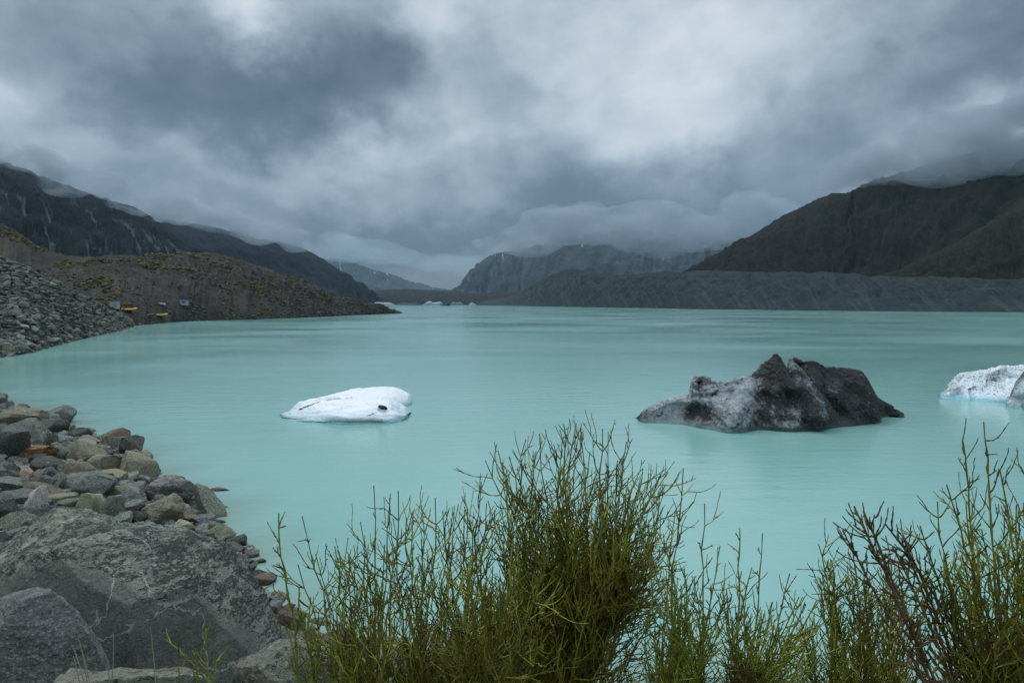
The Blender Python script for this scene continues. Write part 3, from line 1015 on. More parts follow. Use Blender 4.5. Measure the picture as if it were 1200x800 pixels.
def mat_boulder():
    m, t, b = new_mat('lichened_boulder')
    geo = t.node('ShaderNodeNewGeometry')
    p = geo.outputs['Position']
    nrm = t.node('ShaderNodeSeparateXYZ'); t.put(nrm.inputs[0], geo.outputs['Normal'])
    n1 = t.noise(p, .9, 6, .6, .4)
    n2 = t.noise(p, 5.0, 9, .7, .5)
    n3 = t.noise(p, 26, 6, .7)
    col = t.mix(t.maprange(n1, .38, .62), (.165, .178, .15), (.245, .26, .215))
    col = t.mix(t.maprange(n2, .46, .70, 0, .8), col, (.165, .175, .14))
    warm = t.noise(p, .7, 4, .6, .4)
    col = t.mix(t.maprange(warm, .55, .72, 0, .55), col, (.14, .12, .085))
    # pale crustose lichen where the rock faces the sky
    face = t.math('ADD', t.attr('sec'), t.math('ADD', t.math('MULTIPLY', t.math('SUBTRACT', n1, .5), .34), t.math('MULTIPLY', t.math('SUBTRACT', n2, .5), .22)))
    up = t.maprange(face, .30, .42, 0.0, 1.0, smooth=True)
    l0 = t.noise(p, 3.2, 7, .65, .5)
    col = t.mix(t.math('MULTIPLY', up, t.maprange(l0, .36, .58)), col, (.38, .395, .31))
    # black lichen in ragged lines and specks, following the bedding
    q = t.mapping(p, (1.0, 1.0, 2.6), (.12, -.22, .1))
    l1 = t.noise(q, 13.0, 9, .78, .7)
    l1b = t.noise(t.mapping(p, (1, 1, 4.4), (.1, -.25, 0)), 2.2, 6, .65, .6)
    thr = t.math('ADD', l1, t.math('MULTIPLY', t.math('SUBTRACT', l1b, .5), .55))
    thr = t.math('ADD', thr, t.maprange(face, .28, .40, -.16, .015))
    blk = t.maprange(thr, .515, .56)
    col = t.mix(t.math('MULTIPLY', blk, .92), col, (.028, .030, .027))
    rs = t.noise(p, 1.7, 5, .6)
    col = t.mix(t.maprange(rs, .68, .74, 0, .7), col, (.24, .11, .04))
    # weather stains down the broken face, mineral grain, hairline cracks
    dn = t.noise(t.mapping(p, (2.2, 2.2, .5)), 2.4, 7, .68, .5)
    col = t.mix(t.maprange(dn, .50, .66, 0, .45), col, (.07, .075, .062))
    gr = t.noise(p, 34, 7, .75)
    col = t.mix(t.maprange(gr, .42, .56, .45, 0), col, (.07, .075, .065))
    col = t.mix(t.maprange(t.noise(p, 19, 6, .7, .6), .56, .62, 0, .45), col, (.26, .27, .21))
    ck = t.voronoi(t.vmath('ADD', p, t.vmath('MULTIPLY', t.noise(p, 2.5, 4, .6, out='Color'), (.7, .7, .7))), .95, 'DISTANCE_TO_EDGE')
    crack = t.math('MULTIPLY', t.maprange(ck, 0, .009, 1, 0), t.maprange(n1, .45, .6))
    col = t.mix(t.math('MULTIPLY', crack, .8), col, (.02, .022, .018))
    # quartz veins
    vm = None
    for (nx, ny, nz, c, wd) in ((.82, .15, .55, .15, .011), (-.55, .35, .75, .63, .009), (.95, -.2, -.25, .35, .007)):
        dd = t.vmath('DOT_PRODUCT', p, (nx, ny, nz), out=1)
        dd = t.math('ADD', t.math('ADD', dd, t.math('MULTIPLY', n1, 1.5)), t.math('MULTIPLY', n2, .05))
        fr = t.math('ABSOLUTE', t.math('SUBTRACT', t.math('FRACT', t.math('ADD', t.math('MULTIPLY', dd, .42), c)), .5))
        v_ = t.maprange(fr, 0.0, wd, 1.0, 0.0)
        vm = v_ if vm is None else t.math('MAXIMUM', vm, v_)
    vm = t.math('MULTIPLY', vm, t.maprange(n2, .38, .50, .1, .9))
    col = t.mix(vm, col, (.50, .53, .47))
    t.put(b.inputs['Base Color'], col)
    b.inputs['Roughness'].default_value = .85
    b.inputs['Specular IOR Level'].default_value = .3
    h = t.math('ADD', t.math('ADD', n2, t.math('MULTIPLY', n3, .45)), t.math('MULTIPLY', blk, -.25))
    h = t.math('ADD', h, t.math('ADD', t.math('MULTIPLY', crack, -.8), t.math('MULTIPLY', dn, .8)))
    t.put(b.inputs['Normal'], t.bump(h, 1.0, .11))
    return m


M_BOULD = mat_boulder()
bo = loft_rock('boulder', [
    (-190, (800, 8.8), (700, 8.7), (680, 9.2), (668, 9.9), (660, 10.6)),
    (-60, (806, 8.4), (690, 8.4), (672, 8.9), (662, 9.8), (655, 10.7)),
    (0, (810, 8.2), (690, 8.25), (668, 8.7), (656, 9.8), (648, 10.9)),
    (35, (812, 8.1), (690, 8.15), (660, 8.5), (640, 9.7), (620, 10.9)),
    (70, (815, 8.0), (680, 8.05), (650, 8.4), (628, 9.6), (600, 10.9)),
    (105, (815, 7.9), (675, 7.95), (645, 8.3), (626, 9.4), (605, 10.8)),
    (135, (815, 7.9), (672, 7.9), (645, 8.2), (628, 9.2), (615, 10.6)),
    (200, (812, 7.9), (678, 7.95), (652, 8.2), (634, 9.0), (621, 10.2)),
    (245, (808, 8.0), (690, 8.1), (662, 8.3), (644, 9.0), (631, 9.9)),
    (280, (800, 8.2), (710, 8.4), (685, 8.6), (668, 9.0), (652, 9.6)),
    (305, (796, 8.6), (745, 8.8), (718, 9.0), (702, 9.2), (692, 9.5)),
    (320, (798, 9.0), (780, 9.1), (765, 9.2), (756, 9.3), (750, 9.5)),
], M_BOULD, 330, 210, .17, .9, 3.0, strata=.055, facets=16, fper=(86, 98))
tag(bo, 'giant grey-green boulder with black lichen and white quartz veins filling the lower left', 'boulder')
M_SLAB = mat_rock('grey_slab_rock', (.15, .16, .15), (.20, .212, .195), (.30, .31, .28), 2.2, lichen=.3, vein=1.0, strata=.6)
sl = loft_rock('boulder', [
    (-160, (850, 5.8), (790, 5.8), (760, 6.0), (748, 6.2), (740, 6.5)),
    (-60, (840, 5.7), (775, 5.7), (745, 5.9), (735, 6.2), (728, 6.5)),
    (0, (835, 5.6), (760, 5.65), (735, 5.8), (716, 6.1), (710, 6.5)),
    (38, (830, 5.5), (748, 5.55), (716, 5.7), (697, 6.0), (691, 6.4)),
    (62, (832, 5.7), (752, 5.75), (728, 5.85), (708, 6.0), (702, 6.3)),
    (92, (838, 5.8), (775, 5.85), (750, 5.95), (738, 6.1), (732, 6.3)),
    (118, (842, 5.9), (812, 5.95), (800, 6.05), (796, 6.2), (792, 6.3)),
], M_SLAB, 180, 130, .09, 1.2, 9.0, strata=.03, facets=16, fper=(80, 95))
tag(sl, 'angular blue-grey slab with pale quartz streaks in front of the giant boulder, bottom left corner', 'boulder')
M_FOOT = mat_rock('pale_tan_rock', (.17, .175, .135), (.23, .235, .18), (.29, .29, .225), 1.6, lichen=.9, stain=(.13, .115, .085))
for st, lab, sd_ in (([(60, (840, 4.5), (812, 4.5), (803, 4.6), (798, 4.8), (795, 5.0)), (110, (840, 4.4), (806, 4.4), (796, 4.55), (791, 4.8), (789, 5.0)), (180, (840, 4.4), (806, 4.4), (795, 4.55), (790, 4.8), (789, 5.0)),
                       (240, (842, 4.5), (812, 4.5), (802, 4.6), (798, 4.8), (796, 5.0))], 'pale lichened rock along the bottom edge beneath the giant boulder', 12),
                     ([(262, (830, 5.0), (806, 5.0), (796, 5.1), (790, 5.3), (787, 5.5)), (300, (830, 4.9), (795, 4.95), (782, 5.1), (774, 5.3), (770, 5.6)), (330, (830, 4.9), (775, 4.95), (762, 5.2), (756, 5.5), (752, 5.7)),
                       (365, (830, 5.0), (778, 5.1), (764, 5.3), (758, 5.5), (755, 5.7)), (400, (836, 5.2), (800, 5.2), (786, 5.4), (780, 5.5), (776, 5.7))], 'tan rock with brown stains at the foot of the big bush', 15)):
    o = loft_rock('rock', st, M_FOOT, 140, 110, .06, 1.8, sd_, strata=.02, facets=8, fper=(88, 96))
    tag(o, lab, 'rock')

# ------------------------------------------------------------------ stones and scrub on the far slopes
def on_grid(G, n, seed, umax=1.0, vlo=0.0, vhi=.62):
    rg3 = np.random.default_rng(seed)
    nu, nv = G.shape[:2]
    i = rg3.integers(0, int((nu - 1) * umax), n); j = rg3.integers(int(nv * vlo), int(nv * vhi), n)
    a, b_ = rg3.random(n)[:, None], rg3.random(n)[:, None]
    return G[i, j] * (1 - a) * (1 - b_) + G[i + 1, j] * a * (1 - b_) + G[i, j + 1] * (1 - a) * b_ + G[i + 1, j + 1] * a * b_, rg3


M_SCR = mat_rubble('scree_stones', [(0, (.05, .055, .052)), (.3, (.095, .105, .095)), (.6, (.135, .145, .125)), (.85, (.18, .185, .16)), (.95, (.15, .12, .095)), (1, (.27, .27, .25))], .25)
pts, rg3 = on_grid(G_scree, 25000, 41)
big_s = []
it = []
for p in pts:
    px, py, dd = to_px(p)
    if px < -60 or px > 175 or p[2] < -.4:
        continue
    r = .13 + .75 * rg3.random() ** 7
    if p[2] < 1.2: r *= 1.25
    it.append((p[0], p[1], p[2] + r * .15, r))
it.sort(key=lambda q: -q[3] / q[1])
seen, rest_ = [], []
for q in it:
    px, py, dd = to_px(q[:3])
    (seen if (len(seen) < 38 and px > -2 and q[2] > .1) else rest_).append(q)
lm = [('at the waterline', 0), ('low on the slope', 1), ('halfway up the slope', 2), ('high on the slope', 3)]
used2 = {}
for k, (x, y, z, r) in enumerate(seen):
    px, py, dd = to_px((x, y, z))
    hgt = 'at the waterline' if z < 1.5 else 'just above the water' if z < 3 else 'low down' if z < 6 else 'halfway up' if z < 11 else 'high up'
    sizes = 'big' if r * F / y > 4.4 else 'smaller'
    side = ('the photo edge' if px < 22 else 'its left third' if px < 50 else 'its middle' if px < 80 else 'its right third' if px < 112 else 'the landing place')
    for try_ in range(30):
        mt, cname, _ = ROCKMATS[rg3.choice(len(ROCKMATS), p=wts)]
        sname, sc = SHAPES[rg3.integers(0, 5)]
        opts_ = [f"{cname} {sname} rock {hgt} on the left scree slope, toward {side}", f"{sizes} {cname} {sname} rock {hgt} on the scree slope, toward {side}"]
        opts_ = [q for q in opts_ if q not in used2 and len(q.split()) <= 16]
        if opts_:
            break
    lab = opts_[0] if opts_ else f"{cname} {sname} rock {hgt} on the scree slope, toward {side}"
    used2[lab] = 1
    o = lib_rock(int(rg3.integers(0, 14)), mt)
    o.location = (x, y, z + r * .2)
    o.scale = (r * 1.1 * sc[0], r * 1.1 * sc[1], r * sc[2] * 1.2)
    o.rotation_euler = (rg3.normal() * .3, rg3.normal() * .3 + .3, rg3.uniform(-1, 1))
    tag(o, lab, 'rock', 'rocks on the left scree slope')
pile('scree_rubble', [q for q in rest_], LIB[1], M_SCR)
pts, rg3 = on_grid(G_hill, 15000, 43)
it = []
for p in pts:
    px, py, dd = to_px(p)
    if px < 60 or p[2] < -.3:
        continue
    low = p[2] < 3
    if not low and fbm(p[None] / 22.0, 3)[0] < .04 and rg3.random() < .85:
        continue
    r = (.2 + .8 * rg3.random() ** 4) * (1.2 if low else .95)
    it.append((p[0], p[1], p[2] + r * .1, r))
M_HRUB = mat_rubble('hill_stones', [(0, (.03, .03, .027)), (.4, (.060, .060, .054)), (.75, (.10, .10, .092)), (.95, (.10, .08, .06)), (1, (.20, .20, .185))], .15)
pile('moraine_rubble', it, LIB[1], M_HRUB)
# low golden scrub in cushions on the moraine hill and ridge
M_SCRUB, t, b = new_mat('golden_scrub')
geo = t.node('ShaderNodeNewGeometry')
sh = t.attr('shade')
col = t.ramp(sh, [(0, (.022, .024, .009)), (.4, (.045, .040, .012)), (.75, (.075, .064, .015)), (1, (.13, .11, .02))])
t.put(b.inputs['Base Color'], col); b.inputs['Roughness'].default_value = 1
sc_items = []
for G_, n_, sd_ in ((G_hill, 22000, 51), (G_back, 8000, 52)):
    pts, rg3 = on_grid(G_, n_, sd_, vlo=.06, vhi=.64)
    msk = fbm(pts / np.array([34., 34., 12.]) + 7.7, 4)
    for p, k in zip(pts, msk):
        px, py, dd = to_px(p)
        # thickest on the crest of the hill, and rusty round the landing place
        k = k + .30 * math.exp(-((px - 180) / 60) ** 2) * (p[2] > 24) + .34 * math.exp(-((px - 135) / 38) ** 2) * (3 < p[2] < 8) + .12 * (px < 130 and p[2] > 12) - .10
        if k > .14 and p[2] > 2.4:
            sc_items.append((p[0], p[1], p[2] + .1, rg3.uniform(.4, 1.1)))
pile('hill_scrub', sc_items, LIB[1], M_SCRUB)

# ------------------------------------------------------------------ icebergs
def berg_mat(name, ice, dirt, speck=0.0, blue=(.25, .55, .55), bumpd=.12, lowz=.30):
    m, t, b = new_mat(name)
    geo = t.node('ShaderNodeNewGeometry')
    p = geo.outputs['Position']
    n1 = t.noise(p, 1.1, 7, .65, .5)
    n2 = t.noise(p, 5.0, 8, .7, .4)
    n3 = t.noise(p, 22., 6, .7)
    dd = t.attr('dirt')
    s = t.math('ADD', dd, t.math('ADD', t.math('MULTIPLY', t.math('SUBTRACT', n1, .5), 1.0), t.math('MULTIPLY', t.math('SUBTRACT', n2, .5), .95)))
    col = t.mix(t.maprange(s, .30, .66), ice, dirt)
    if speck:
        col = t.mix(t.math('MULTIPLY', t.maprange(n2, .57, .62), speck), col, (.03, .035, .035))
        col = t.mix(t.maprange(t.noise(p, 13., 5, .65), .63, .67, 0, .75), col, (.34, .37, .39))
        v = t.voronoi(p, 3.2)
        col = t.mix(t.math('MULTIPLY', t.maprange(t.math('ADD', v, t.math('MULTIPLY', n2, .25)), .20, .27, 1, 0), speck * .8), col, (.04, .045, .045))
    else:
        col = t.mix(t.maprange(n3, .62, .72, 0, .25), col, (.5, .53, .55))
    sz = t.node('ShaderNodeSeparateXYZ'); t.put(sz.inputs[0], p)
    low = t.maprange(t.math('ADD', sz.outputs[2], t.math('MULTIPLY', n1, -.25)), -.08, lowz, .8, 0.0)
    col = t.mix(t.math('MULTIPLY', low, t.maprange(dd, .5, .9, 1, .2)), col, blue)
    t.put(b.inputs['Base Color'], col)
    t.put(b.inputs['Roughness'], t.maprange(s, .3, .7, .45, .8))
    b.inputs['Specular IOR Level'].default_value = .35
    h = t.math('ADD', t.math('MULTIPLY', n2, 1.0), t.math('MULTIPLY', n3, .35))
    t.put(b.inputs['Normal'], t.bump(h, .8, bumpd))
    return m


def berg(name, st, mat, nu, nv, depth, bulge, amp, scale, seed, shape=None, dirt=None, prof=.8, crest_jag=.0, rough2=.3, fine=.0, wall=.0, facet=0, flute=None, smooth=True):
    """st: (px, waterline py, crest py); the front rises from the water to the crest, then falls away behind"""
    rows = []
    for (px, wl, cr) in st:
        fr = PZ(px, wl)
        Yc = fr.y + depth * .5 * min(1, (wl - cr) / 30 + .25)
        C = P(px, cr, Yc)
        Bk = P(px, cr, fr.y + depth * min(1, (wl - cr) / 30 + .25))
        rows.append((tuple(fr), tuple(C), (Bk.x, Bk.y, -.5)))
    R = resample(np.array(rows), nu, smooth=smooth)
    pxs = resample(np.array([[q[0], 0, 0] for q in st], float), nu, smooth=smooth)[:, 0]
    G = np.zeros((nu, nv, 3))
    kf = .62
    V = np.linspace(0, 1, nv)
    for j, v in enumerate(V):
        if v < .06:
            s = v / .06
            G[:, j] = R[:, 0]
            G[:, j, 2] = -.6 * (1 - s)
        elif v <= kf:
            s = (v - .06) / (kf - .06)
            w_ = min(s / .13, 1) * wall
            if wall: s = max(0, (s - .13) / .87)
            G[:, j, :2] = R[:, 0, :2] * (1 - s) + R[:, 1, :2] * s
            G[:, j, 2] = R[:, 1, 2] * (w_ + (1 - wall) * s ** prof)
            G[:, j, 1] -= bulge * math.sin(math.pi * min(s * 1.1, 1)) * np.clip(R[:, 1, 2] / 2, 0, 1)
        else:
            s = (v - kf) / (1 - kf)
            G[:, j, :2] = R[:, 1, :2] * (1 - s) + R[:, 2, :2] * s
            G[:, j, 2] = R[:, 1, 2] * (1 - s ** 1.3) + R[:, 2, 2] * s ** 1.3
    S = np.clip((V - .06) / (kf - .06), 0, 1)[None, :].repeat(nu, 0)
    PX = pxs[:, None].repeat(nv, 1)
    if shape is not None:
        G = shape(G, PX, S, V[None, :].repeat(nu, 0) > kf)
    N = normals_of(G)
    if np.mean(N[:, : int(nv * kf), 1]) > 0:
        N = -N
    env = np.clip((V[None, :] - .03) / .12, 0, 1) * np.where(V > kf, np.clip((1 - V) / .2, 0, 1), 1)[None, :]
    crest = np.exp(-((V - kf) / .07) ** 2)[None, :]
    d = fbm(G * scale + seed, 6, .58) * amp + fbm(G * scale * 3.5 + seed, 5, .6, ridged=True) * amp * rough2
    G = G + N * (d * env * (1 - crest * (1 - crest_jag)))[..., None]
    if facet:
        rq = np.random.default_rng(int(seed * 7))
        Q = G.reshape(-1, 3)
        lo_, hi_ = Q.min(0), Q.max(0); hf_ = (hi_ - lo_) / 2; cc_ = (hi_ + lo_) / 2
        for _ in range(facet):
            # local flat breaks, cut in depth only
            c_ = G[rq.integers(0, nu), rq.integers(int(nv * .1), int(nv * .58))].copy()
            n_ = np.array([rq.normal() * .7, -1, rq.uniform(-.1, 1.1)]); n_ /= np.linalg.norm(n_)
            w_ = np.exp(-(((Q[:, 0] - c_[0]) / rq.uniform(.8, 2.0)) ** 2 + ((Q[:, 2] - c_[2]) / rq.uniform(.5, 1.1)) ** 2) ** 2)
            sd_ = np.clip((Q - c_) @ n_ + .05, 0, .40)
            Q[:, 1] += sd_ * .9 / abs(n_[1]) * w_ * (Q[:, 1] < c_[1] + .6)
        G = Q.reshape(G.shape)
    if flute is not None:
        G = G + N * (flute(PX, S) * env)[..., None]
    if fine:
        G = G + N * (fbm(G * scale * 9 + seed, 4, .65) * fine * env)[..., None]
    att = dirt(PX, S, G) if dirt is not None else np.zeros((nu, nv))
    o = mesh_obj(name, G.reshape(-1, 3), grid_faces(nu, nv), mat, attrs={'dirt': att.ravel()})
    return o


def g_(x, c, w):
    return np.exp(-((x - c) / w) ** 2)


def dark_shape(G, PX, S, back):
    # slanting fracture faces: ridges run down to the right from the two summits
    top = 1 - S
    G = G.copy()
    s1 = PX - (908 + 52 * top)
    s2 = PX - (930 + 60 * top)
    s3 = PX - (884 - 40 * top)
    f = np.where(back, .3, 1.0) * np.clip(S * 4, 0, 1)
    G[..., 1] -= f * (1.35 * np.clip(1 - np.abs(s1) / 15, 0, 1) * (.35 + .65 * top) + .5 * np.clip(1 - np.abs(s3) / 14, 0, 1))
    G[..., 1] += f * (1.0 * np.clip(1 - np.abs(s2 - 4) / 13, 0, 1))
    G[..., 1] -= f * .6 * np.clip(1 - np.abs(PX - (1000 + 24 * top)) / 20, 0, 1)
    G[..., 1] += f * .7 * g_(PX, 818 + 20 * top, 9)
    G[..., 1] -= f * .5 * g_(PX, 850, 18) * top
    return G


def dark_flute(PX, S):
    q = np.stack([(PX - 900 - 60 * (1 - S)) / 7.0, S * 1.5, np.zeros_like(S)], -1)
    f = fbm(q, 5, .6, ridged=True) * .22 * np.clip((PX - 880) / 20, 0, 1)
    q = np.stack([(PX + 25 * S) / 9.0, S * 4, np.zeros_like(S) + 3], -1)
    return f + fbm(q, 5, .62, ridged=True) * .24 * np.clip((900 - PX) / 25, 0, 1)


def white_flute(PX, S):
    q = np.stack([(PX - 30 * S) * .018, S * 7 + (PX - 330) * .012, np.zeros_like(S)], -1)
    q2 = np.stack([PX * .12, S * 5, np.zeros_like(S) + 5], -1)
    return fbm(q, 4, .5, ridged=True) * .30 + fbm(q2, 4, .5) * .07


def dark_dirt(PX, S, G):
    top = 1 - S
    d = np.interp(PX, [750, 765, 790, 812, 822, 845, 868, 884, 900, 1060], [.62, .44, .30, .26, .54, .44, .48, .64, .76, .80])
    s2 = PX - (926 + 38 * top)
    d = d - .22 * g_(s2, 3, 9) * np.clip(.35 + S, 0, 1)
    d = d - .28 * g_(PX, 925, 30) * np.clip(1 - S * 2.2, 0, 1) * np.clip(S * 12, 0, 1)
    d = d + .22 * g_(PX - 40 * S, 815, 16) * g_(S, .15, .2)
    d = d - .25 * g_(PX, 870, 18) * g_(S, .7, .25)
    return d


M_DARKB = berg_mat('debris_covered_ice', (.46, .51, .53), (.050, .051, .048), .4, blue=(.10, .20, .19), bumpd=.4)
db = berg('iceberg', [(750, 494, 493), (753, 496, 488), (765, 499, 479), (780, 501, 471), (797, 502, 466), (811, 503, 465), (814, 503, 455), (817, 504, 443), (830, 505, 444), (838, 505, 449),
                      (855, 508, 450), (868, 507, 446), (882, 505, 442), (887, 504, 435), (898, 504, 426), (904, 504, 420), (908, 505, 415.5), (913, 505, 424), (922, 506, 437), (927, 506, 427), (931, 506, 419.5), (940, 505, 424),
                      (962, 505, 426.5), (966, 503, 431), (985, 500, 433), (1002, 499, 434), (1009, 498, 440), (1016, 497, 452), (1026, 496.5, 467), (1042, 496, 477), (1052, 495.5, 484), (1059, 495, 491), (1062, 494.5, 494)],
          M_DARKB, 400, 120, 6.5, .35, .26, .75, 2.2, shape=dark_shape, dirt=dark_dirt, prof=.9, crest_jag=.30, rough2=.7, fine=.12, facet=40, flute=dark_flute, smooth=False)
tag(db, 'large jagged iceberg covered in black moraine debris with pale ice at its left end', 'iceberg')

M_WHITEB = berg_mat('snowy_ice', (.86, .88, .90), (.74, .78, .82), .0, blue=(.20, .42, .46), bumpd=.15, lowz=.62)


def white_dirt(PX, S, G):
    return .1 + .25 * g_(S, .25, .1)


def white_shape(G, PX, S, back):
    G = G.copy()
    # undercut front wall, then a gently tilted terrace
    h = np.clip((PX - 331) / 20, 0, 1) * np.clip((478 - PX) / 8, 0, 1)
    G[..., 1] += np.where(S < .18, 0.16 * np.sin(np.clip(S / .18, 0, 1) * 3.14), 0) * h
    # flowing terraces across the top
    w = np.sin(S * 19 + PX * .045) * .035 + np.sin(S * 9 - PX * .08) * .05
    G[..., 2] += w * (S > .15) * h * np.where(back, 0, 1)
    return G


wb = berg('iceberg', [(329.5, 489.5, 488.5), (333, 491, 486.5), (345, 493, 479), (360, 494.5, 471.5), (380, 496, 465), (400, 497, 462), (415, 497, 459), (440, 496.5, 458.5), (452, 496, 461),
                      (460, 495.5, 467), (467, 494, 473), (472, 492, 479), (477, 489, 483), (479.5, 487, 486)],
          M_WHITEB, 240, 90, 11.5, .0, .10, .9, 6.2, shape=white_shape, dirt=white_dirt, prof=.9, crest_jag=.6, rough2=.45, fine=.03, wall=.17, flute=white_flute)
tag(wb, 'low white wing shaped iceberg with a smooth snowy top floating left of centre', 'iceberg')
# the raised back wing with its blunt right tip, grown into the same berg
wing = berg('ice_wing', [(352, 484, 477), (370, 482, 468), (400, 481, 459), (425, 480, 454.8), (445, 479, 453), (460, 478, 453), (470, 477, 456), (478, 475.5, 460), (481.5, 474, 464), (480, 472.5, 469)],
            M_WHITEB, 180, 60, 4.5, .12, .09, 1.1, 9.1, dirt=white_dirt, prof=.7, crest_jag=.5)
# lift the wing off the water so that it rests on the body
for vtx in wing.data.vertices:
    pass
wing.parent = wb
M_DSTONE = mat_rock('black_dropstone', (.015, .018, .02), (.03, .032, .034), (.05, .05, .05), 3)


def hit_mesh(o, px, py):
    bpy.context.view_layer.update()
    r = ray(px, py).normalized()
    ok_, loc, nr, ix = o.ray_cast(Vector((0, 0, CAM_H)), r)
    return loc if ok_ else None


h1 = hit_mesh(wb, 447.5, 478.5)
if h1 is not None:
    o = rock_mesh('stone', 907, 4, M_DSTONE, cuts=9, amp=.05, hard=.62)
    o.location = (h1.x, h1.y, h1.z + .05)
    o.scale = (.33, .26, .17); o.rotation_euler = (.1, .25, .5)
    tag(o, 'black angular stone lying on the white iceberg', 'stone')
# grit lines frozen in the ice, proud of the surface by a few centimetres
vs, fs, off = [], [], 0
rgc = np.random.default_rng(5)
for (pl, n_, wd) in (([(352, 479), (362, 475), (376, 470.5)], 46, .62), ([(384, 468.6), (400, 466.5), (413, 465)], 22, .42), ([(430, 487.3), (436, 485), (441, 483.5)], 16, .4)):
    pl = np.array(pl, float)
    for k in range(n_):
        u = rgc.uniform(0, len(pl) - 1); i = min(int(u), len(pl) - 2); q = pl[i] + (pl[i + 1] - pl[i]) * (u - i)
        hloc = hit_mesh(wb, q[0] + rgc.normal() * .4, q[1] + rgc.normal() * .35 * wd) or None
        if hloc is None: continue
        v, f = LIB[1][k % 10]
        r = rgc.uniform(.03, .10) * wd
        vs.append(v * (r * 2.2, r, r * .5) + np.array(hloc)); fs.append(f + off); off += len(v)
if vs:
    o = mesh_obj('grit', np.concatenate(vs), np.concatenate(fs), M_DSTONE, wb, smooth=False)
    o['kind'] = 'stuff'


M_SPECK = berg_mat('speckled_ice', (.74, .82, .86), (.20, .24, .27), 1.0, blue=(.15, .50, .58), bumpd=.15)


def sp_dirt(PX, S, G):
    return .16 + .34 * g_(PX, 1172, 16) * g_(S, .55, .3) + .10 * S


sb = berg('iceberg', [(1107, 467.5, 467), (1112, 469, 460), (1118, 469.5, 449), (1124, 470, 441), (1130, 470, 438), (1150, 470.5, 435.5), (1165, 471, 431.5), (1180, 472, 429.5), (1200, 474, 430), (1222, 475, 428),
                      (1250, 476, 434), (1275, 476, 452), (1285, 475, 474)],
          M_SPECK, 260, 100, 8.5, .25, .38, 1.0, 12.2, dirt=sp_dirt, prof=.75, crest_jag=.5, rough2=1.1, fine=.16, facet=16)
tag(sb, 'white iceberg speckled with dark grit at the right edge of the lake', 'iceberg')
M_PINKI = berg_mat('dirty_rounded_ice', (.58, .66, .68), (.20, .17, .17), .4, blue=(.24, .52, .54), bumpd=.2)


def pk_dirt(PX, S, G):
    return .05 + 1.1 * np.clip(S - .40, 0, 1)


pk = berg('ice_block', [(1183, 474.5, 473.5), (1185, 477, 462), (1189, 479, 452), (1194, 480, 443), (1203, 481, 434), (1215, 481, 432), (1232, 480, 440), (1242, 478, 460), (1245, 476, 475)],
          M_PINKI, 160, 90, 2.4, .25, .20, 1.3, 15.2, dirt=pk_dirt, prof=.7, crest_jag=.5, rough2=.6, fine=.06, facet=10)
tag(pk, 'rounded grey ice block with a brown top in front of the speckled iceberg', 'iceberg')

# far ice at the head of the lake
M_FARI = berg_mat('far_ice', (.16, .24, .28), (.03, .05, .06), .0, blue=(.3, .5, .52), bumpd=.5)
rgf = np.random.default_rng(77)


def far_berg(px0, px1, wl, top, lab, seed, dirtv=.2):
    n = 7
    st = [(px0, wl, wl - .1)]
    for k in range(1, n - 1):
        f = k / (n - 1)
        st.append((px0 + (px1 - px0) * f, wl + .03, wl - (wl - top) * (.45 + .55 * rgf.random()) * math.sin(math.pi * f) ** .5))
    st.append((px1, wl, wl - .1))
    o = berg('iceberg', st, M_FARI, 90, 30, 60, 1, 1.6, .08, seed, dirt=lambda a, b_, c: np.full(a.shape, dirtv), prof=.7, crest_jag=.8)
    return tag(o, lab, 'iceberg', 'far icebergs at the head of the lake')


far_berg(435, 464, 357.4, 352.5, 'pale blue far iceberg beyond the left headland, leftmost of the far ice', 1, .15)
far_berg(495, 521, 357.5, 351.5, 'pale far iceberg just left of the dark far boat', 2, .25)
far_berg(463, 494, 357.4, 353.5, 'dark blue low far iceberg between the two pale ones', 3, .75)
far_berg(527, 545, 357.5, 352.8, 'dark bluish far iceberg right of the dark far boat', 4, .55)
far_berg(549, 558, 357.5, 353.2, 'small pale far iceberg with a bright tip, right of centre of the far ice', 5, .1)
far_berg(558, 592, 357.6, 354.0, 'long dark far iceberg next to the moraine wall', 6, .85)

# ------------------------------------------------------------------ boats, hut and the like
def simple_mat(name, c, rough=.5, metal=0.0):
    m, t, b = new_mat(name)
    geo = t.node('ShaderNodeNewGeometry')
    n = t.noise(geo.outputs['Position'], 3, 5, .6)
    t.put(b.inputs['Base Color'], t.mix(t.maprange(n, .4, .7, 0, .3), c, tuple(x * .6 for x in c)))
    b.inputs['Roughness'].default_value = rough
    b.inputs['Metallic'].default_value = metal
    return m


M_YEL = simple_mat('yellow_hull', (.60, .34, .02))
M_BLK = simple_mat('black_rubber', (.03, .03, .032))
M_RED = simple_mat('dark_red_hull', (.10, .018, .018))
M_GRYP = simple_mat('pale_grey_paint', (.30, .38, .44))
M_ALU = simple_mat('dull_aluminium', (.30, .34, .36), .4, .3)


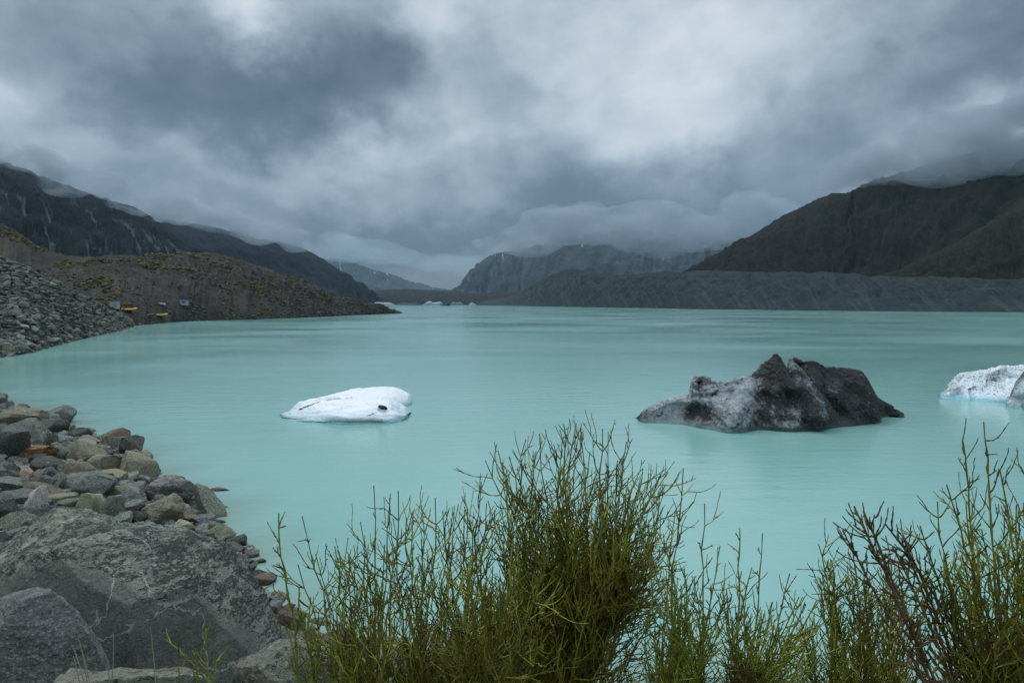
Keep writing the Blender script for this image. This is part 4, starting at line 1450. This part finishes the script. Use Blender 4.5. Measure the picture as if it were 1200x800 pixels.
def tube_arr(poly, rad, sides=6):
    poly = np.asarray(poly, float); n = len(poly)
    rad = np.broadcast_to(np.asarray(rad, float), (n,))
    T = np.gradient(poly, axis=0); T /= np.linalg.norm(T, axis=1, keepdims=True) + 1e-12
    ref = np.array([.31, .17, .93]) if abs(T[0] @ np.array([.31, .17, .93])) < .9 else np.array([1., 0, 0])
    A = np.cross(T, ref); A /= np.linalg.norm(A, axis=1, keepdims=True) + 1e-12
    B = np.cross(T, A)
    a = np.linspace(0, 2 * math.pi, sides, endpoint=False)
    V = poly[:, None] + rad[:, None, None] * (A[:, None] * np.cos(a)[None, :, None] + B[:, None] * np.sin(a)[None, :, None])
    i = np.arange(n - 1)[:, None]; j = np.arange(sides)[None]
    q = np.stack([i * sides + j, i * sides + (j + 1) % sides, (i + 1) * sides + (j + 1) % sides, (i + 1) * sides + j], -1).reshape(-1, 4)
    return V.reshape(-1, 3), q


def tubes_obj(name, lst, mat, parent=None, attrs=None):
    vs, fs, off = [], [], 0
    for v, f in lst:
        vs.append(v); fs.append(f + off); off += len(v)
    return mesh_obj(name, np.concatenate(vs), np.concatenate(fs), mat, parent, attrs=attrs)


def box_obj(name, c, s, mat, parent=None, bevel=.03):
    bm = bmesh.new()
    bmesh.ops.create_cube(bm, size=1)
    for v in bm.verts: v.co = Vector((v.co.x * s[0] + c[0], v.co.y * s[1] + c[1], v.co.z * s[2] + c[2]))
    bmesh.ops.bevel(bm, geom=bm.edges[:], offset=bevel, segments=2, affect='EDGES')
    me = bpy.data.meshes.new(name); bm.to_mesh(me); bm.free(); me.materials.append(mat)
    o = bpy.data.objects.new(name, me); COL.objects.link(o); o.parent = parent
    return o


def inflatable(loc, rz, L, W, mat, lab, seats=True, group=None):
    r = empty('inflatable_boat', loc, rz)
    tag(r, lab, 'boat', group)
    n = 40
    pts = []
    for k in range(n):
        a = k / (n - 1)
        if a < .35: x, y = -L / 2 + (L * .7) * a / .35, -W / 2
        elif a < .65:
            th = (a - .35) / .3 * math.pi - math.pi / 2
            x, y = L * .2 + L * .28 * math.cos(th), W / 2 * math.sin(th)
        else: x, y = L * .2 - (L * .7) * (a - .65) / .35, W / 2
        pts.append((x, y, .55 + (.35 * max(0, (x - L * .2) / (L * .28)) ** 2)))
    tubes_obj('side_tube', [tube_arr(pts, .36, 10)], mat, r)
    # floor
    box_obj('hull', (-.1 * L, 0, .38), (L * .75, W * .85, .22), M_BLK, r, .08)
    if seats:
        for k in range(2):
            box_obj('seat', (-L * .28 + k * L * .26, 0, .85), (.55, W * .6, .5), M_BLK, r, .08)
    box_obj('outboard_motor', (-L / 2 - .15, 0, 1.0), (.35, .35, .8), M_BLK, r, .08)
    return r


def surf(G, px, py):
    """the point of a hill sheet seen at a pixel, nearest along the view"""
    Q = G.reshape(-1, 3)
    c, s = math.cos(TH), math.sin(TH)
    z = Q[:, 2] - CAM_H
    d = Q[:, 1] * c - z * s
    u = 600 + F * Q[:, 0] / d; v = 400 - F * (Q[:, 1] * s + z * c) / d
    e = (u - px) ** 2 + (v - py) ** 2 * 2
    k = np.argsort(e)[:6]
    k = k[np.argmin(Q[k, 1])]
    return Vector(Q[k])


def drop(px, py, G=G_hill):
    return surf(G, px, py)


p = drop(149, 363.5)
inflatable((p.x, p.y, p.z + .1), .15, 6.6, 2.3, M_YEL, 'long bright yellow boat pulled up on the far left shore beside the pale shed', True, 'boats on the far left shore')
p = drop(188, 370.5)
inflatable((p.x, p.y, p.z + .1), .1, 5.6, 2.3, M_YEL, 'yellow inflatable boat with dark seats at the water edge right of the dark red boat', True, 'boats on the far left shore')
p = drop(175.5, 371)
inflatable((p.x, p.y, p.z + .1), -.1, 3.8, 1.9, M_RED, 'dark red boat at the water edge left of the yellow inflatable', False, 'boats on the far left shore')
p = drop(135.5, 362)
sh_ = empty('shed', (p.x, p.y, p.z), .2); tag(sh_, 'small pale blue-grey shed left of the long yellow boat', 'shed')
box_obj('wall', (0, 0, 1.2), (2.6, 2.2, 2.6), M_GRYP, sh_)
box_obj('roof', (0, 0, 2.62), (2.9, 2.5, .16), M_ALU, sh_)
box_obj('door', (.3, -1.13, 1.0), (.8, .06, 1.8), M_ALU, sh_, .01)
p = drop(215, 357)
tr = empty('shelter', (p.x, p.y, p.z), .1); tag(tr, 'pale grey flat roofed shelter above the shore on the moraine hill', 'shelter')
box_obj('wall', (0, 0, 1.2), (3.4, 2.2, 2.4), M_GRYP, tr)
box_obj('roof', (.1, 0, 2.5), (4.2, 2.8, .18), M_ALU, tr)
box_obj('window', (.5, -1.12, 1.4), (1.1, .05, .7), M_BLK, tr, .01)
p = drop(191.5, 358.5)
w_ = empty('trailer', (p.x, p.y, p.z), .1); tag(w_, 'small white trailer between the boats and the grey shelter', 'trailer')
box_obj('body', (0, 0, .8), (2.2, 1.2, .7), simple_mat('white_paint', (.6, .63, .62)), w_)
for sx in (-.5, .5):
    whl = tubes_obj('wheel', [tube_arr([(sx, -.72, .35), (sx, -.70, .35), (sx, -.58, .35), (sx, -.56, .35)], [.05, .32, .32, .05], 14)], M_BLK, w_)
box_obj('tow_bar', (-1.5, 0, .5), (.9, .1, .1), M_ALU, w_, .02)


def far_boat(px, wl, L, lab):
    c = PZ(px, wl)
    r = empty('boat', (c.x, c.y, 0), .05); tag(r, lab, 'boat')
    # hull from stations
    st = []
    for k in range(11):
        f = k / 10
        w = .5 * L * .30 * (1 - max(0, (f - .5) * 2) ** 2.2)
        zt = .10 * L + .06 * L * f ** 2
        x = (f - .5) * L
        st.append([(x, -w, zt), (x, -w * .8, .02 * L), (x, 0, -.05 * L), (x, w * .8, .02 * L), (x, w, zt), (x, 0, zt * .92)])
    st = np.array(st)
    n, k = st.shape[:2]
    V = st.reshape(-1, 3)
    q = [(i * k + j, (i + 1) * k + j, (i + 1) * k + (j + 1) % k, i * k + (j + 1) % k) for i in range(n - 1) for j in range(k)]
    mesh_obj('hull', V, q, M_BLK, r, smooth=False)
    box_obj('cabin', (-.05 * L, 0, .18 * L), (.34 * L, .20 * L, .16 * L), simple_mat('dark_cabin', (.06, .07, .08)), r, .02 * L)
    box_obj('window', (.0, -.101 * L, .20 * L), (.24 * L, .006 * L, .06 * L), M_ALU, r, .001 * L)
    tubes_obj('mast', [tube_arr([(-.1 * L, 0, .24 * L), (-.1 * L, 0, .42 * L)], .008 * L, 6)], M_BLK, r)
    return r


far_boat(522, 358.2, 28, 'tiny dark boat far out on the lake in front of the pale ice')


def buoy(px, wl, s, lab):
    c = PZ(px, wl)
    r = empty('buoy', (c.x, c.y, 0)); tag(r, lab, 'buoy')
    v, f = ICO[3]
    mesh_obj('float', v * (s, s, s * .8), f, M_BLK, r)
    tubes_obj('pole', [tube_arr([(0, 0, s * .5), (0, 0, s * 2.6)], [s * .18, s * .12], 6)], M_BLK, r)
    box_obj('topmark', (0, 0, s * 2.7), (s * .9, s * .9, s * .7), M_BLK, r, s * .1)


buoy(602, 363.2, 1.2, 'tiny black buoy on the far water right of centre')
buoy(502, 360.4, 1.0, 'tiny dark buoy on the far water near the left headland')

# ------------------------------------------------------------------ broom bushes in the foreground
def mat_twig(name, stops, brown):
    m, t, b = new_mat(name)
    geo = t.node('ShaderNodeNewGeometry')
    sh = t.attr('shade'); age = t.attr('age')
    n = t.noise(geo.outputs['Position'], 60, 4, .6)
    n2 = t.noise(geo.outputs['Position'], 5, 3, .6)
    col = t.ramp(t.math('ADD', sh, t.math('MULTIPLY', t.math('SUBTRACT', n2, .5), .5)), stops)
    col = t.mix(t.maprange(t.math('ADD', age, t.math('MULTIPLY', t.math('SUBTRACT', n, .5), .5)), .55, .8), col, brown)
    col = t.mix(t.maprange(n, .55, .68, 0, .7), col, brown)
    col = t.mix(t.maprange(t.noise(geo.outputs['Position'], 9, 4, .6), .52, .62, 0, .7), col, brown)
    t.put(b.inputs['Base Color'], col)
    b.inputs['Roughness'].default_value = .6
    b.inputs['Specular IOR Level'].default_value = .3
    t.put(b.inputs['Normal'], t.bump(n, .4, .003))
    return m


GST = [(0, (.065, .075, .010)), (.35, (.15, .165, .018)), (.7, (.25, .265, .03)), (1, (.40, .37, .06))]
M_TW = mat_twig('green_broom_twigs', GST, (.13, .075, .032))
M_TWB = mat_twig('bright_broom_twigs', [(0, (.09, .12, .014)), (.4, (.19, .23, .024)), (.8, (.25, .27, .035)), (1, (.36, .33, .06))], (.08, .05, .02))
M_TWR = mat_twig('brown_broom_twigs', [(0, (.09, .06, .025)), (.5, (.12, .11, .03)), (1, (.17, .19, .03))], (.15, .085, .045))
rb = np.random.default_rng(99)


def curve(p0, d0, L, n, up, wob, rg_):
    """a shoot that starts along d0 and bends towards up"""
    pts = [np.array(p0, float)]
    d = np.array(d0, float); d /= np.linalg.norm(d)
    st = L / (n - 1)
    for k in range(n - 1):
        d = d + up * .10 + rg_.normal(size=3) * wob
        d /= np.linalg.norm(d)
        pts.append(pts[-1] + d * st)
    return np.array(pts)


UP = np.array([0, 0, 1.0])


def twig_tube(pts, r0, r1, out, shades, ages, sh, age0, age1, sides=4, knobs=True):
    n = len(pts)
    r = np.linspace(r0, r1, n)
    if knobs:
        r = r * (1 + .55 * (np.arange(n) % 2)) * rb.uniform(.85, 1.2, n)
        r[-1] = r1 * 1.25
    v, f = tube_arr(pts, r, sides)
    out.append((v, f)); shades.append(np.full(len(v), sh)); ages.append(np.repeat(np.linspace(age0, age1, n), sides))


def side_dir(tan, ang, rg_):
    a = np.cross(tan, rg_.normal(size=3)); a /= np.linalg.norm(a) + 1e-9
    return tan * math.cos(ang) + a * math.sin(ang)


def bush(lab, base, tips, mat, forks=(), group=None, thick=1.0, dens=1.0, name='broom_bush', brownness=0.0, l2=.34, cat='bush'):
    base = Vector(base)
    root = empty(name, base)
    tag(root, lab, cat, group)
    B = np.array(base)
    rg_ = rb
    for tp in tips:
        px, py, Y = tp[:3]
        scale = tp[3] if len(tp) > 3 else 1.0
        b0 = B + rg_.normal(size=3) * np.array([.05, .05, .02])
        T = np.array(P(px, py, Y))
        L = np.linalg.norm(T - b0)
        mid_ = (b0 + T) / 2 + np.array([(b0[0] - T[0]) * .10, 0, -.02 * L]) + rg_.normal(size=3) * .02 * L
        n = 30
        s = np.linspace(0, 1, n)[:, None]
        if forks and rg_.random() < .85:
            fk = min(forks, key=lambda q: abs(q[0] - px) + (0 if q[1] > py + 40 else 999) + rg_.uniform(0, 60))
            K = np.array(P(fk[0] + rg_.normal() * 5, fk[1] + rg_.normal() * 12, (fk[2] + Y) / 2))
            if fk[1] > py + 40:
                # rises with its neighbours to the fork, then arches out and turns up
                a_ = (K - b0); h_ = T - K
                c1 = K + a_ / (np.linalg.norm(a_) + 1e-9) * np.linalg.norm(h_) * .12 + np.array([h_[0] * .35, h_[1] * .3, 0])
                s1 = np.clip(s / .5, 0, 1); s2 = np.clip((s - .5) / .5, 0, 1)
                main = np.where(s < .5, b0 + a_ * s1, K * (1 - s2) ** 2 + 2 * c1 * s2 * (1 - s2) + T * s2 ** 2)
            else:
                main = b0 * (1 - s) ** 2 + 2 * mid_ * s * (1 - s) + T * s ** 2
        else:
            main = b0 * (1 - s) ** 2 + 2 * mid_ * s * (1 - s) + T * s ** 2
        main = main + fbm(np.stack([main[:, 0] * 9, main[:, 2] * 9, np.full(n, rg_.uniform(0, 90))], -1), 2)[:, None] * np.array([.05, .04, .010]) * L * s * (1 - s * .6)
        r0 = .0048 * thick * rg_.uniform(.8, 1.2) * (L / .9)
        st_o, st_s, st_a = [], [], []
        twig_tube(main, r0 * .8, .0013 * thick, st_o, st_s, st_a, rg_.uniform(.3, .7), .95 + brownness, .25 + brownness, 5)
        br = tubes_obj('branch', [(v - B, f) for v, f in st_o], mat, root, {'shade': np.concatenate(st_s), 'age': np.concatenate(st_a)})
        to, ts, ta = [], [], []
        # side shoots
        k0 = 7
        for k in range(k0, n - 1):
            fr = k / (n - 1)
            zpx = 400 - F * ((main[k][1]) * math.sin(TH) + (main[k][2] - CAM_H) * math.cos(TH)) / main[k][1]
            if zpx > 880:
                continue
            cnt = 1 + (rg_.random() < .75 * dens)
            for _ in range(cnt):
                tan = main[min(k + 1, n - 1)] - main[k - 1]; tan /= np.linalg.norm(tan)
                Ls = (l2 * (1 - fr) + .075) * rg_.uniform(.35, 1.25) * scale * min(1, L)
                dd = side_dir(tan, rg_.uniform(.35, 1.15), rg_)
                m_ = max(6, int(Ls / .011)); m_ = min(m_, 20)
                c2 = curve(main[k], dd, Ls, m_, UP * rg_.uniform(.1, 1.1) + tan * .3, .13, rg_)
                sh = rg_.random()
                twig_tube(c2, .0017 * thick, .0010 * thick, to, ts, ta, sh, .55 + brownness, .1 + brownness, sides=3)
                # second order shoots
                for j in range(2, m_ - 1):
                    if rg_.random() < .60 * dens:
                        tn = c2[j + 1] - c2[j - 1]; tn /= np.linalg.norm(tn)
                        L3 = (rg_.uniform(.03, .11) if rg_.random() < .5 else rg_.uniform(.006, .02)) * (1.25 - j / m_)
                        c3 = curve(c2[j], side_dir(tn, rg_.uniform(.4, .9), rg_), L3, 9 if L3 > .05 else 6 if L3 > .02 else 3, UP * .8 + tn * .4, .12, rg_)
                        twig_tube(c3, .00125 * thick, .00085 * thick, to, ts, ta, min(1, sh + rg_.uniform(-.2, .3)), .4 + brownness, .1 + brownness, sides=3)
        if to:
            tw = tubes_obj('twigs', [(v - B, f) for v, f in to], mat, br, {'shade': np.concatenate(ts), 'age': np.concatenate(ta)})
            tw['kind'] = 'stuff'
    return root


def fill(n, xs, tops, Yr, bot=830, sc=1.0):
    out_ = []
    for _ in range(n):
        px = rb.uniform(xs[0], xs[1])
        tp = np.interp(px, [a for a, b_ in tops], [b_ for a, b_ in tops])
        py = tp + (bot - tp) * rb.random() ** 1.5
        out_.append((px, py, rb.uniform(*Yr), sc))
    return out_


# the big central bush: three crowns of one shrub
t1 = [(618, 514, 1.75), (637, 506, 1.70), (655, 504, 1.80), (672, 497, 1.75), (679, 501, 1.85), (704, 503, 1.75), (712, 506, 1.8), (730, 519, 1.7), (752, 549, 1.8), (782, 553, 1.75), (770, 566, 1.8),
      (596, 535, 1.7), (566, 540, 1.75), (590, 560, 1.7), (650, 530, 1.7), (690, 530, 1.7), (735, 560, 1.7), (665, 560, 1.65), (705, 560, 1.8), (630, 550, 1.8), (745, 600, 1.8), (610, 580, 1.75), (584, 528, 1.75), (575, 585, 1.7), (776, 600, 1.8), (765, 640, 1.75), (780, 575, 1.75), (550, 610, 1.65), (722, 540, 1.8), (660, 515, 1.8), (625, 530, 1.75)]
big_base = P(640, 1060, 1.75)
bush('tall dark green broom bush whose crown reaches highest, in front of the lake centre', P(600, 1060, 1.75), t1 + fill(34, (560, 775), [(560, 620), (620, 560), (700, 550), (775, 610)], (1.55, 1.95)) + fill(12, (600, 760), [(600, 640), (760, 640)], (1.6, 1.9)), M_TW, forks=((655, 760, 1.78), (700, 735, 1.8), (630, 860, 1.72), (660, 700, 1.8)), thick=.78, dens=1.0, l2=.29)
t2 = [(440, 568, 1.55, .5), (392, 640, 1.6), (402, 632, 1.7), (460, 582, 1.65), (470, 574, 1.6), (497, 590, 1.55), (512, 582, 1.65), (545, 598, 1.6), (560, 566, 1.6), (358, 603, 1.55, .5), (352, 660, 1.6, .8), (372, 648, 1.6, .8), (425, 610, 1.6), (530, 600, 1.7), (480, 600, 1.5)]
bush('wide dark green broom bush spreading low to the left of the tall one', P(500, 1060, 1.6), t2 + fill(76, (365, 650), [(370, 720), (400, 655), (440, 610), (500, 600), (560, 580), (650, 620)], (1.35, 1.8)), M_TW, forks=((490, 860, 1.6), (550, 840, 1.65), (440, 880, 1.6)), thick=.78, dens=1.0, l2=.24)
bush('thin bare broom shoots reaching up left of the wide bush, over the shore rocks', P(400, 1050, 1.5), [(326, 601, 1.5, .45), (345, 690, 1.5, .5), (362, 700, 1.55, .6), (333, 735, 1.45, .5), (385, 720, 1.5, .6), (372, 760, 1.5, .6), (350, 775, 1.5, .6), (400, 745, 1.5, .6)], M_TWB, thick=1.0, dens=.5, l2=.12)
bush('small yellow-green broom sprig in front of the giant boulder', P(235, 900, 1.9), [(196, 748, 1.9, .3), (240, 735, 1.95, .25), (228, 760, 1.9, .3), (256, 770, 1.95, .3), (207, 782, 1.9, .3)], M_TWB, thick=1.2, dens=.25, l2=.06)
t3 = [(801, 548, 1.5, .55), (893, 625, 1.5, .5), (868, 618, 1.5, .4), (825, 590, 1.5, .5), (777, 625, 1.5, .6), (765, 650, 1.5, .6), (842, 640, 1.5, .5), (760, 620, 1.55, .5), (790, 600, 1.6, .6), (850, 690, 1.5, .6), (880, 665, 1.5, .3), (925, 672, 1.5, .3), (905, 705, 1.5, .4), (935, 700, 1.5, .4)]
bush('open bright green broom bush with long bare shoots right of the tall bush', P(825, 1040, 1.5), t3 + fill(64, (755, 970), [(755, 700), (800, 665), (850, 690), (900, 700), (970, 690)], (1.4, 1.7), sc=.7), M_TWB, forks=((815, 800, 1.5), (870, 830, 1.5), (780, 830, 1.5)), thick=.8, dens=.6, l2=.19)
t4 = [(958, 638, 1.6, .6), (975, 655, 1.6, .7), (1000, 640, 1.65, .7), (1015, 650, 1.6, .7), (1045, 660, 1.65, .7), (990, 680, 1.6)]
bush('dense low broom bush between the open bright bush and the brown branched one', P(1000, 1040, 1.6), t4 + fill(50, (930, 1080), [(930, 720), (960, 670), (1000, 665), (1080, 690)], (1.5, 1.8), sc=.8), M_TW, thick=.8, dens=.8, l2=.2)
t5 = [(986, 622, 1.45, .5), (1001, 593, 1.45, .5), (1012, 598, 1.45, .6), (1040, 612, 1.5, .6), (1046, 640, 1.5, .7), (1060, 640, 1.5, .7), (1072, 660, 1.5, .7)]
bush('half dead broom bush with thick brown branches leaning left', P(1150, 900, 1.4), t5, M_TWR, thick=1.25, dens=.6, brownness=.25, l2=.16)
t6 = [(1154, 493, 1.4, .5), (1128, 514, 1.4, .4), (1174, 548, 1.4, .4), (1110, 567, 1.4, .5), (1098, 588, 1.45, .6), (1078, 616, 1.5, .6), (1132, 590, 1.45, .7), (1190, 592, 1.45, .6), (1150, 620, 1.5, .8), (1215, 560, 1.4, .7), (1240, 540, 1.4, .7), (1175, 640, 1.5, .8), (1204, 630, 1.5)]
bush('tall broom bush at the right photo edge with the longest upright shoots', P(1190, 1040, 1.45), t6 + fill(58, (1085, 1270), [(1080, 690), (1110, 650), (1160, 640), (1270, 620)], (1.35, 1.8), sc=.85), M_TW, thick=.85, dens=.8, l2=.22)

# dry grass stalks by the slab
M_DRY = simple_mat('dry_grass', (.32, .30, .20), .8)
go = []
for (x0, y0, x1, y1) in ((130, 790, 131, 741), (183, 792, 174, 733), (100, 780, 82, 754), (103, 782, 91, 750), (108, 788, 90, 748), (127, 790, 125, 782), (96, 792, 84, 768)):
    a = np.array(P(x0, y0 + 25, 4.3)); b_ = np.array(P(x1, y1, 4.3))
    s = np.linspace(0, 1, 8)[:, None]
    go.append(tube_arr(a * (1 - s) + b_ * s + np.sin(s * 2.2) * np.array([.012, 0, 0]), np.linspace(.0045, .0022, 8), 5))
dg = tubes_obj('grass_tuft', go, M_DRY)
tag(dg, 'thin dry grass stalks standing in front of the grey slab and the boulder', 'grass')

# ------------------------------------------------------------------ low cloud lying on the mountains
def cloud(blobs, density, voxel, seed, amp, freq, nscale, lo=.40, colour=(.51, .59, .655)):
    vs, fs, off = [], [], 0
    bv, bf = ICO[3]
    for (c, r) in blobs:
        vs.append(bv * np.array(r) + np.array(c)); fs.append(bf + off); off += len(bv)
    o = mesh_obj('cloud', np.concatenate(vs), np.concatenate(fs), None)
    md = o.modifiers.new('remesh', 'REMESH'); md.mode = 'VOXEL'; md.voxel_size = voxel
    dg = bpy.context.evaluated_depsgraph_get()
    me = bpy.data.meshes.new_from_object(o.evaluated_get(dg))
    o.modifiers.clear()
    o.data = me
    n = len(me.vertices)
    co = np.zeros(n * 3, np.float32); me.vertices.foreach_get('co', co); co = co.reshape(-1, 3)
    no = np.zeros(n * 3, np.float32); me.vertices.foreach_get('normal', no); no = no.reshape(-1, 3)
    co = co + no * (fbm(co * freq + seed, 5, .6) * amp)[:, None]
    me.vertices.foreach_set('co', co.ravel().astype(np.float32)); me.update()
    m = bpy.data.materials.new('cloud_vapour')
    m.use_nodes = True
    t = NT(m.node_tree)
    m.node_tree.nodes.clear()
    out = t.node('ShaderNodeOutputMaterial')
    pv = t.node('ShaderNodeVolumePrincipled')
    pv.inputs['Color'].default_value = (*colour, 1)
    pv.inputs['Anisotropy'].default_value = 0.15
    if nscale:
        geo = t.node('ShaderNodeNewGeometry')
        nz = t.noise(t.mapping(geo.outputs['Position'], (1, 1, 1.7)), nscale, 4, .6, .3)
        t.put(pv.inputs['Density'], t.maprange(nz, lo, lo + .22, 0.0, density))
    else:
        pv.inputs['Density'].default_value = density
    m.node_tree.links.new(pv.outputs[0], out.inputs['Volume'])
    me.materials.append(m)
    tag(o, kind='stuff')
    return o


def cloud_band(pts, density, voxel, seed, amp, freq, n, nscale, flat=.5, lo=.40, jit=.22):
    """puffs strewn along a line of (px, py, Y, radius)"""
    rg = np.random.default_rng(seed)
    pts = np.array(pts, float)
    bl = []
    for k in range(n):
        u = rg.uniform(0, len(pts) - 1)
        i = min(int(u), len(pts) - 2); f = u - i
        q = pts[i] * (1 - f) + pts[i + 1] * f
        c = P(q[0], q[1], q[2])
        r = q[3] * rg.uniform(.45, 1.1)
        c = np.array(c) + rg.normal(size=3) * np.array([.5, .7, jit]) * q[3]
        bl.append((c, (r * rg.uniform(1., 1.8), r * 1.3, r * flat)))
    return cloud(bl, density, voxel, seed, amp, freq, nscale, lo)


SC.cycles.volume_step_rate = 0.35
cloud_band([(955, 216, 2300, 34), (1000, 202, 2250, 56), (1060, 182, 2150, 82), (1120, 170, 2050, 92), (1200, 160, 2000, 105), (1330, 120, 1950, 190), (1500, 70, 1900, 260)], .016, 24, 5, 14, .010, 90, .0075, flat=.6, lo=.42, jit=.30)
cloud_band([(-250, 90, 1450, 110), (-80, 146, 1500, 55), (0, 174, 1520, 40), (60, 199, 1550, 38), (120, 221, 1650, 36), (180, 243, 1800, 36), (215, 255, 1900, 30)], .022, 15, 6, 8, .016, 90, .013, flat=.55, lo=.42, jit=.25)
cloud_band([(180, 244, 3200, 90), (260, 258, 3200, 85), (330, 275, 3100, 70), (378, 296, 3000, 40)], .013, 24, 7, 14, .011, 60, .007, lo=.41)
cloud_band([(560, 284, 4400, 60), (600, 276, 4400, 110), (660, 270, 4400, 150), (740, 266, 4300, 170), (820, 268, 4200, 160), (900, 250, 4200, 170)], .008, 36, 8, 25, .006, 80, .0045, lo=.40, jit=.3)
cloud_band([(250, 285, 8600, 350), (400, 290, 8600, 230), (460, 300, 8600, 200), (520, 310, 8700, 190), (600, 310, 8700, 190)], .0022, 70, 9, 50, .003, 60, .0018, lo=.38)

# ------------------------------------------------------------------ the moist air over the lake
X0, X1, Y0, Y1, Z0, Z1 = -10500, 10500, -400, 13500, -12, 2600
hv = [(x, y, z) for x in (X0, X1) for y in (Y0, Y1) for z in (Z0, Z1)]
hf = [(0, 1, 3, 2), (4, 6, 7, 5), (0, 4, 5, 1), (2, 3, 7, 6), (0, 2, 6, 4), (1, 5, 7, 3)]
haze = mesh_obj('haze', hv, hf, None, smooth=False)
m = bpy.data.materials.new('moist_air'); m.use_nodes = True; m.node_tree.nodes.clear()
out = m.node_tree.nodes.new('ShaderNodeOutputMaterial'); pv = m.node_tree.nodes.new('ShaderNodeVolumePrincipled')
pv.inputs['Color'].default_value = (.66, .84, 1.0, 1)
pv.inputs['Density'].default_value = 1.8e-5
pv.inputs['Anisotropy'].default_value = 0.0
m.node_tree.links.new(pv.outputs[0], out.inputs['Volume'])
haze.data.materials.append(m)
tag(haze, kind='stuff')
